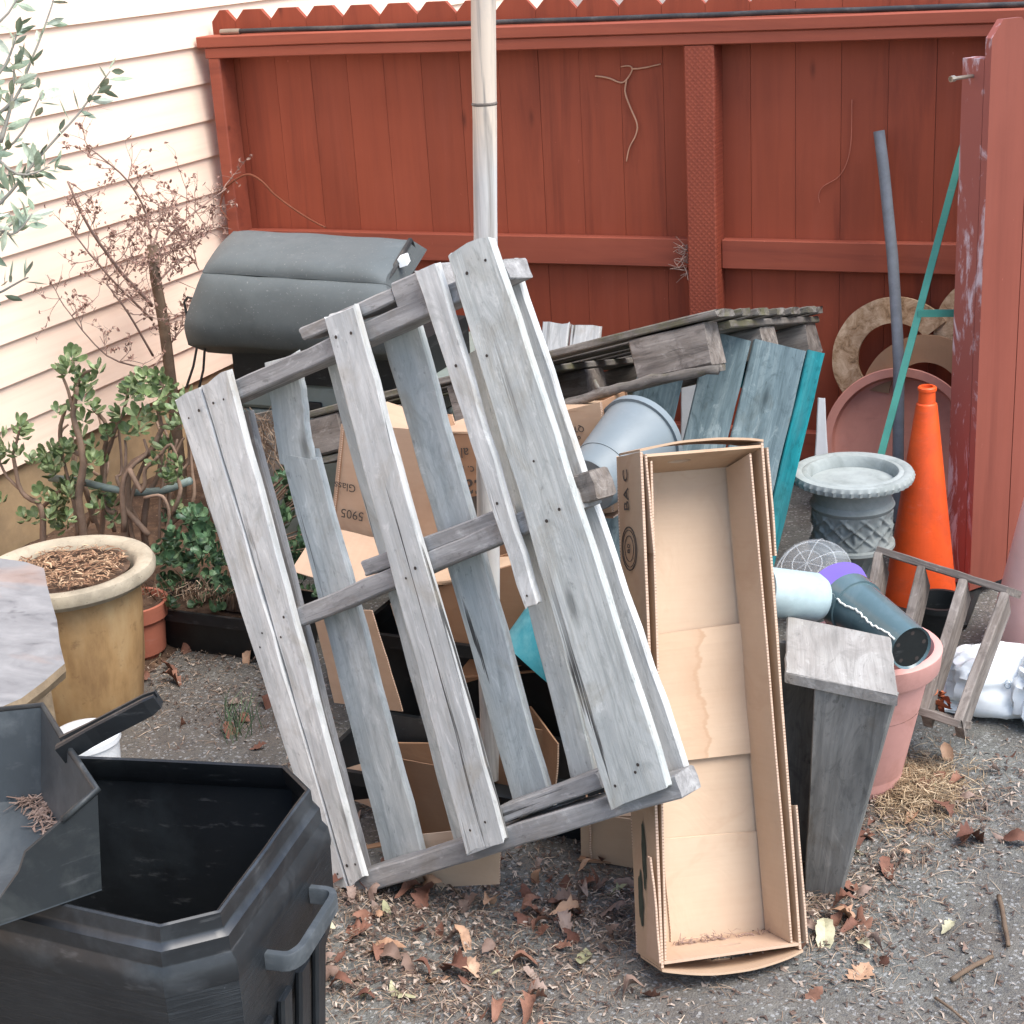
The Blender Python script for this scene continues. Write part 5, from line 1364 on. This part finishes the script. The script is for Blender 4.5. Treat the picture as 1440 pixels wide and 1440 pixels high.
# dry grass bundle seen between slats on the left
mb = MB()
for k in range(160):
    p = Y(random.uniform(358, 392), random.uniform(590, 650), -1.5+random.uniform(-.03, .03)); d_ = V((random.uniform(-1, 1), random.uniform(-.5, .5), random.uniform(-1, .6))).normalized(); l_ = random.uniform(.03, .07); s_ = V((.0011, 0, .0008))
    mb.add([p-s_, p+s_, p+d_*l_+s_, p+d_*l_-s_], [(0, 1, 2, 3)])
tag(mb.build('dry_grass_clump', NEEDLE), 'clump of dry straw behind the left slats of the leaning pallet', 'grass', kind='stuff')
cpos = Y(372, 660, -1.46); mb = MB(); 
wc = plank('weathered_board', None, [Y(352, 585, -1.40), Y(398, 575, -1.40), Y(402, 672, -1.40), Y(356, 690, -1.40)], (0, -1, .1), .02, W_MOSS, seg=4)
tag(wc, 'short mossy board scrap holding the dry straw behind the slats', 'board')

# ------------------------------------------------------------------ black bin with dustpan
def hull2(pts): return pts
zb = .60
rimpx = [(110, 1062), (400, 1076), (433, 1110), (308, 1280), (225, 1300), (105, 1273)]
P2 = [G(a, b, zb) for a, b in rimpx]
bc = V((-1.40, -3.26, zb))
poly = [P2[0]+V((-.04, -.01, 0)), P2[1], P2[2], P2[3], P2[4], P2[5]+V((-.27, .00, 0)), V((-1.655, -3.38, zb)), V((-1.665, -3.20, zb))]
cb = sum(poly, V((0, 0, 0)))/len(poly)
binn = thing('trash_bin', 'open black plastic bin with chamfered corners at the lower left', 'bin', (cb.x, cb.y, 0))
def offs(poly, d, z):
    out = []; n_ = len(poly)
    for i in range(n_):
        a, b, c = poly[i-1], poly[i], poly[(i+1) % n_]
        e1 = (b-a); e2 = (c-b); n1 = V((-e1.y, e1.x, 0)).normalized(); n2 = V((-e2.y, e2.x, 0)).normalized()
        m_ = (n1+n2); m_ = m_/max(.3, m_.length_squared/2)/1.0
        out.append(V((b.x+m_.x*d, b.y+m_.y*d, z)))
    return out
def loft(rings, name, mats, mi, parent, sub=6, wav=0.0, smooth=False):
    vs = []; fs = []; ml = []; n_ = len(rings[0])*sub
    for r_ in rings:
        for i in range(len(r_)):
            for s_ in range(sub):
                p = lerp(r_[i], r_[(i+1) % len(r_)], s_/sub); vs.append(p+V((wav*nz(p.x*9, p.y*9, p.z*3), wav*nz(p.x*9, p.y*9, p.z*3+7), 0)))
    for j_ in range(len(rings)-1):
        for k in range(n_):
            fs.append([j_*n_+k, j_*n_+(k+1) % n_, (j_+1)*n_+(k+1) % n_, (j_+1)*n_+k]); ml.append(mi[j_])
    return vs, fs, ml, n_
# the sign convention: find which offset direction is outward
test = offs(poly, .05, zb); sgn = 1 if (test[1]-cb).length > (poly[1]-cb).length else -1
def ring_(d, z): return offs(poly, sgn*d, z)
def shrink(k, z): return [V((cb.x+(p.x-cb.x)*k, cb.y+(p.y-cb.y)*k, z)) for p in ring_(.018, z)]
outer = [ring_(0, zb), ring_(.003, zb-.002), ring_(.004, zb-.022), ring_(.005, zb-.026), ring_(.012, zb-.032), ring_(.013, zb-.052), ring_(.0135, zb-.055), ring_(.020, zb-.064), ring_(.022, zb-.086), ring_(.021, zb-.094)]
vs, fs, ml, n_ = loft(outer, 'rim', None, [0]*9, binn, wav=.002)
mk('rim', vs, [f[::sgn] for f in fs], BINRIM, binn, Matrix.Translation(cb), smooth='auto')
lower = [ring_(.0205, zb-.0945), ring_(.018, zb-.2), shrink(.90, .30), shrink(.84, .0)]
vs, fs, ml, n_ = loft(lower, 'body', None, [0]*3, binn, wav=.0015)
fs.append([3*n_+k for k in range(n_)])
mk('body', vs, [f[::sgn] for f in fs], BLACKG, binn, Matrix.Translation((cb.x, cb.y, 0)), smooth='auto')
inner = [ring_(-.0005, zb), ring_(-.004, zb-.002), ring_(-.002, zb-.03), ring_(.008, zb-.045), ring_(.004, zb-.09), ring_(-.002, zb-.11), [lerp(p, cb, .10)-V((0, 0, p.z-.36)) for p in ring_(0, zb)], [V((lerp(p.x, cb.x, .13), lerp(p.y, cb.y, .13), .34)) for p in ring_(0, zb)], [V((lerp(p.x, cb.x, .2), lerp(p.y, cb.y, .2), .03)) for p in ring_(0, zb)]]
vs, fs, ml, n_ = loft(inner, 'liner', None, [0]*8, binn, wav=.002)
fs.append([8*n_+k for k in range(n_)])
mk('inner_wall', vs, [f[::-sgn] for f in fs], BLACKP, binn, Matrix.Translation((cb.x, cb.y, 0)), smooth='auto')
# handle on the right side
sa, sb = ring_(.021, zb-.10)[2], ring_(.021, zb-.10)[3]; sdir = (sb-sa).normalized(); outd = V((sdir.y, -sdir.x, 0)); outd = outd if outd.x > 0 else -outd
hA, hB = lerp(sa, sb, .26), lerp(sa, sb, .74)
mb = MB(); zh = -.022
pts = [hA+V((0, 0, zh)), hA+outd*.030+V((0, 0, zh)), hA+outd*.040+sdir*.012+V((0, 0, zh)), hB+outd*.040-sdir*.02+V((0, 0, zh)), hB+outd*.030+V((0, 0, zh)), hB-outd*.01+V((0, 0, zh))]
pp_ = []
for i, p in enumerate(pts):
    if 0 < i < len(pts)-1: pp_ += [lerp(p, pts[i-1], min(.3, .008/(p-pts[i-1]).length)), p+((pts[i-1]-p).normalized()+(pts[i+1]-p).normalized())*.002, lerp(p, pts[i+1], min(.3, .008/(pts[i+1]-p).length))]
    else: pp_.append(p)
pr_ = [(-.006, -.012), (-.004, -.014), (.004, -.014), (.006, -.012), (.006, .010), (.0045, .0125), (-.0045, .0125), (-.006, .010)]
for i, p in enumerate(pp_):
    d_ = (pp_[min(i+1, len(pp_)-1)]-pp_[max(i-1, 0)]).normalized(); s_ = V((-d_.y, d_.x, 0)).normalized()
    mb.v += [p+s_*a+V((0, 0, b)) for a, b in pr_]
for i in range(len(pp_)-1):
    for k in range(8): mb.f.append([i*8+k, (i+1)*8+k, (i+1)*8+(k+1) % 8, i*8+(k+1) % 8]); mb.m.append(0)
mb.f += [list(range(8)), [(len(pp_)-1)*8+k for k in range(7, -1, -1)]]; mb.m += [0, 0]
mb.build('handle', HANDLEG, binn, smooth='auto')
# vertical ribs on lower body below the handle
for f_ in (.22, .42, .62, .82):
    a = lerp(sa, sb, f_)-V((0, 0, .105)); b = V((lerp(a.x, cb.x, .13), lerp(a.y, cb.y, .13), .02)); bar('rib', binn, a+outd*.004, b+outd*.004, .034, .012, outd, BLACKG, seg=6, ch=.004, jag=0)

# dustpan lying across the bin
zt_ = .725
C1 = G(60, 993, zt_+.02); Rb = G(143, 1250, .604)
L0 = G(-120, 1012, zt_+.02)
F0 = G(0, 1300, .604); fd = (F0-Rb).normalized(); F1 = Rb+fd*.30
DW = Plane(Rb, fd.cross(V((0, 0, 1))+V((.05, .05, 0)))); R_ = DW.hit((137, 1112))
Cb = V((C1.x-.012, C1.y-.02, .604)); Lb_ = V((L0.x, L0.y-.02, .604))
dpn = thing('dustpan', 'big black plastic dustpan holding dry debris, lying across the bin', 'dustpan', Rb)
M1 = lerp(C1, R_, .55)-V((0, 0, .004))
def wallstrip(tops, bots, th_, inward):
    mb = MB(); n_ = len(tops)
    o_t = tops; i_t = [p+V(d_)*th_ for p, d_ in zip(tops, inward)]; i_b = [p+V(d_)*th_ for p, d_ in zip(bots, inward)]
    mb.add(o_t+bots+i_t+i_b, [])
    for i in range(n_-1):
        mb.f += [[i, i+1, n_+i+1, n_+i], [2*n_+i, 3*n_+i, 3*n_+i+1, 2*n_+i+1], [i, 2*n_+i, 2*n_+i+1, i+1]]; mb.m += [0, 1, 0]
    mb.f += [[0, n_, 3*n_, 2*n_], [n_-1, 3*n_-1, 4*n_-1, 2*n_-1]]; mb.m += [0, 0]
    return mb
icen = (C1+R_+L0+F1)/4; icen.z = 0
inw = lambda p: ((icen-V((p.x, p.y, 0))).normalized())
# side wall profile: full height at R_, dropping in an S curve to the lip
S1 = Rb+fd*.115; S2 = Rb+fd*.15; S3 = Rb+fd*.20
T1 = DW.hit((36, 1199)); T2 = DW.hit((27, 1226)); T3 = F0+V((0, 0, .022))
tops = [L0, C1, M1, R_, DW.hit((88, 1154)), T1, T2, DW.hit((0, 1264)), F1+V((0, 0, .012))]
bots = [Lb_, Cb, lerp(Cb, Rb, .55), Rb, lerp(Rb, F0, .33), lerp(Rb, F0, .72), lerp(Rb, F0, .80), F0, F1]
mb = wallstrip(tops, bots, .005, [inw(p) for p in tops]); mb.build('side_wall', [PAN, PANIN], dpn, smooth='auto')
fl = [p+V((0, 0, .006)) for p in bots]
mb = MB(); mb.add(fl+[p-V((0, 0, .008)) for p in fl], [list(range(len(fl))), list(range(2*len(fl)-1, len(fl)-1, -1))]+[[i, i+len(fl), (i+1) % len(fl)+len(fl), (i+1) % len(fl)] for i in range(len(fl))]); mb.build('floor', PANIN, dpn)
mb = MB()
lipp = [p+V((0, 0, .001)) for p in tops[:5]]
mb.tube(lipp, .0048, 6); mb.build('rolled_rim', PAN, dpn, smooth=True)
h0, h1 = G(88, 1052, zt_+.012), G(222, 982, zt_+.075); hd = (h1-h0).normalized(); hs = hd.cross(V((0, 0, 1))).normalized(); hu_ = hs.cross(hd)
mb = MB()
pr = [(-.016, .010), (-.012, .012), (-.006, .012), (-.004, .002), (.004, .002), (.006, .012), (.012, .012), (.016, .010), (.015, -.014), (-.015, -.014)]
N = 10
for i in range(N+1):
    t_ = i/N; k_ = 1.0 if t_ < .93 else .8; p = lerp(h0, h1, t_)
    f_ = 1.35-.5*min(1, t_*3)
    mb.v += [p+hs*a*f_*k_+hu_*b*k_ for a, b in pr]
for i in range(N):
    for k in range(10): mb.f.append([i*10+k, (i+1)*10+k, (i+1)*10+(k+1) % 10, i*10+(k+1) % 10]); mb.m.append(0)
mb.f += [list(range(10)), [N*10+k for k in range(9, -1, -1)]]; mb.m += [0, 0]
mb.build('handle', BLACKP, dpn)
random.seed(21)
def inpan():
    a, b = random.uniform(-8, 82), 0
    b = 1093 + (a-0)*.85+random.gauss(3, 6+.12*a)
    if a > 80: return None
    return G(a, b, .6125), 0
mbp = scatter(230, inpan, (.012, .038), (.0012, .004), '', .5)
tag(mbp.build('dry_debris', LGREY), 'dry needles and leaf scraps inside the dustpan', 'debris', kind='stuff')
def inbox():
    a = random.uniform(950, 1088); p = LB.hit((a, 1328-(a-950)*.09+random.gauss(0, 4)), -(dp-.03)); return p, 0
tag(scatter(110, inbox, (.012, .03), (.001, .003), '', .5).build('dry_debris', BARKD), 'dark plant scraps in the bottom of the tall narrow box', 'debris', kind='stuff')

# ------------------------------------------------------------------ litter on the ground
def dens(px, py):
    d = .10
    d += .95*math.exp(-(((px-640)/190)**2+((py-1345)/90)**2))
    d += .95*math.exp(-(((px-1290)/150)**2+((py-1130)/60)**2))
    d += .8*math.exp(-(((px-1200)/90)**2+((py-1230)/70)**2))
    d += .6*math.exp(-(((px-760)/160)**2+((py-1260)/60)**2))
    d += .5*math.exp(-(((px-1190)/70)**2+((py-1330)/60)**2))
    d += 1.0*math.exp(-(((px-480)/60)**2+((py-1270)/25)**2)) + .9*math.exp(-(((px-870)/60)**2+((py-1290)/40)**2)) + .9*math.exp(-(((px-1150)/60)**2+((py-1275)/25)**2))
    d += .9*math.exp(-(((px-270)/90)**2+((py-955)/50)**2))
    d += .8*math.exp(-(((px-520)/80)**2+((py-1320)/60)**2))
    return d
def gz(x, y): return .006*nz(x, y, 3, 2.1)+.003*nz(x, y, 1, 9)
def onground(pile=0.0):
    def f():
        px, py = random.uniform(185, 1470), random.uniform(915, 1480)
        dn_ = dens(px, py)*(.55+.9*max(0, nz(px*.02, py*.03, 5)+.35))
        if random.random() > dn_: return None
        p = G(px, py, 0); p.z = gz(p.x, p.y)+.0012+pile*random.random()*dn_; return p, 0
    return f
tag(scatter(22000, onground(.008), (.010, .045), (.0006, .0016), '', .18, .5).build('dry_needles', NEEDLE), None, None, kind='stuff')
tag(scatter(26000, onground(.010), (.004, .016), (.002, .007), '', .5).build('leaf_crumbs', CRUMB), None, None, kind='stuff')
bpy.data.objects['dry_needles']['label'] = 'dry pine needles scattered over the asphalt'; bpy.data.objects['dry_needles']['category'] = 'needles'
bpy.data.objects['leaf_crumbs']['label'] = 'small brown leaf crumbs scattered over the asphalt'; bpy.data.objects['leaf_crumbs']['category'] = 'leaf litter'
kinds = [('reddish brown curled fallen leaf lying on the asphalt', LRED, .058, .026, .014, 110), ('tan fallen leaf lying on the asphalt', LTAN, .05, .022, .012, 26), ('pale olive fallen leaf lying on the asphalt', LOLV, .05, .02, .010, 14), ('grey brown crumpled fallen leaf lying on the asphalt', LGREY, .045, .024, .016, 60)]
for ki, (lab, mat, L_, W_, cu_, cnt) in enumerate(kinds):
    protos = []
    for s_ in range(4):
        vs, fs = leafmesh(s_*1.7+ki, L_*.8*(1+.15*s_), W_*.85*(1+.12*s_), cu_*(1+.2*s_), .25 if s_ % 2 else .06)
        me = bpy.data.meshes.new('fallen_leaf'); me.from_pydata(vs, [], fs); me.materials.append(mat); me.polygons.foreach_set('use_smooth', [True]*len(fs)); me.update(); protos.append(me)
    done = 0; tries = 0
    while done < cnt and tries < 5000:
        tries += 1; r_ = onground(.010)()
        if r_ is None: continue
        p = r_[0]
        o = bpy.data.objects.new('fallen_leaf', random.choice(protos)); C.objects.link(o)
        o.location = p+V((0, 0, .005)); o.rotation_euler = (random.gauss(0, .35)+(PI if random.random() < .3 else 0), random.gauss(0, .3), random.uniform(0, 6.28)); s_ = random.uniform(.6, 1.25); o.scale = (s_, s_*random.uniform(.75, 1.2), s_)
        tag(o, lab, 'leaf', lab.split(' fallen')[0]+' fallen leaves'); done += 1
def mound():
    px, py = random.gauss(1285, 38), random.gauss(1112, 24)
    if px < 1232: return None
    d = math.exp(-(((px-1280)/60)**2+((py-1112)/40)**2)); p = G(px, py, 0); p.z = .002+.030*d*random.random(); return p, 0
tag(scatter(2600, mound, (.015, .05), (.0007, .002), '', .45, .6).build('needle_heap', STRAW), 'heap of dry straw coloured needles against the pink pot', 'needles', kind='stuff')
# a few that stand out in the photograph
def oneleaf(lab, mat, px, py, L_, W_, yaw, cu_=.012, sd=1, jag=.1):
    vs, fs = leafmesh(sd, L_, W_, cu_, jag); p = G(px, py, .008)
    Mx = Matrix.Translation(p) @ Matrix.Rotation(yaw, 4, 'Z'); tag(mk('fallen_leaf', [Mx @ v_ for v_ in vs], fs, mat, None, Mx), lab, 'leaf')
oneleaf('broad pale olive leaf by the foot of the tall narrow box', LOLV, 1158, 1318, .085, .034, R(-70), .02)
oneleaf('flat tan ragged leaf right of the tall narrow box', LTAN, 1207, 1365, .062, .04, R(70), .006, 3, .3)
oneleaf('folded pale olive leaf lying left of the tall narrow box', LOLV, 820, 1345, .066, .028, R(110), .012, 2)
oneleaf('large dark red leaf by the corner of the black bin', LRED, 497, 1310, .075, .05, R(20), .016, 4, .3)
oneleaf('large tan leaf near the corner of the black bin', LTAN, 540, 1335, .085, .03, R(10), .012, 5)
# twigs and sticks
for (pa_, pb_, r_, lab) in (((1338, 1378), (1396, 1345), .005, 'broken brown stick lying on the asphalt at the lower right'), ((1315, 1403), (1362, 1440), .0026, 'thin dark twig at the bottom edge right of the box'), ((1405, 1260), (1418, 1330), .005, 'flat grey bark strip lying near the right edge'), ((600, 1215), (650, 1262), .002, 'thin dark twig below the leaning pallet')):
    mb = MB(); a, b = G(*pa_, .006), G(*pb_, .006); limb(mb, [a, lerp(a, b, .5)+V((0, 0, .003)), b], r_, r_*.8, 6, pa_[0]); tag(mb.build('stick', STAKE, smooth=True), lab, 'stick')
# green grass tuft by the pallet foot
mb = MB()
for k in range(40):
    p = G(random.gauss(335, 10), random.gauss(1030, 12), 0.0); d_ = V((random.uniform(-.5, .5), random.uniform(-.4, .4), 1)).normalized(); l_ = random.uniform(.05, .12); s_ = V((.0012, 0, 0)); m_ = p+d_*l_*.6; e_ = m_+(d_+V((random.uniform(-.6, .6), 0, -.4))).normalized()*l_*.5
    mb.add([p-s_, p+s_, m_+s_, m_-s_, e_], [(0, 1, 2, 3), (3, 2, 4)])
tag(mb.build('grass_tuft', GRASSD), 'small green grass tuft growing left of the leaning pallet foot', 'grass', kind='stuff')

# ------------------------------------------------------------------ light
w = bpy.data.worlds.new('World'); sc.world = w; w.use_nodes = True
nt = w.node_tree; bg = nt.nodes['Background']
sky = nt.nodes.new('ShaderNodeTexSky'); sky.sky_type = 'NISHITA'; sky.sun_disc = False
SEL, SAZ = 60.0, 102.0          # elevation; azimuth measured clockwise from +y
sky.sun_elevation = R(SEL); sky.sun_rotation = R(SAZ); sky.air_density = 1.2; sky.dust_density = 2.2; sky.ozone_density = 1.6
nt.links.new(sky.outputs[0], bg.inputs[0]); bg.inputs[1].default_value = .15
sd = bpy.data.lights.new('sun', 'SUN'); sd.energy = 1.75; sd.angle = R(40); sd.color = (1, .97, .92)
so = bpy.data.objects.new('sun', sd); C.objects.link(so)
sdir_ = V((math.sin(R(SAZ))*math.cos(R(SEL)), math.cos(R(SAZ))*math.cos(R(SEL)), math.sin(R(SEL))))
so.rotation_euler = sdir_.to_track_quat('Z', 'Y').to_euler()
vs_ = sc.view_settings; vs_.view_transform = 'Standard'; vs_.look = 'None'; vs_.gamma = 1; vs_.use_curve_mapping = False
vs_.exposure = 1.28
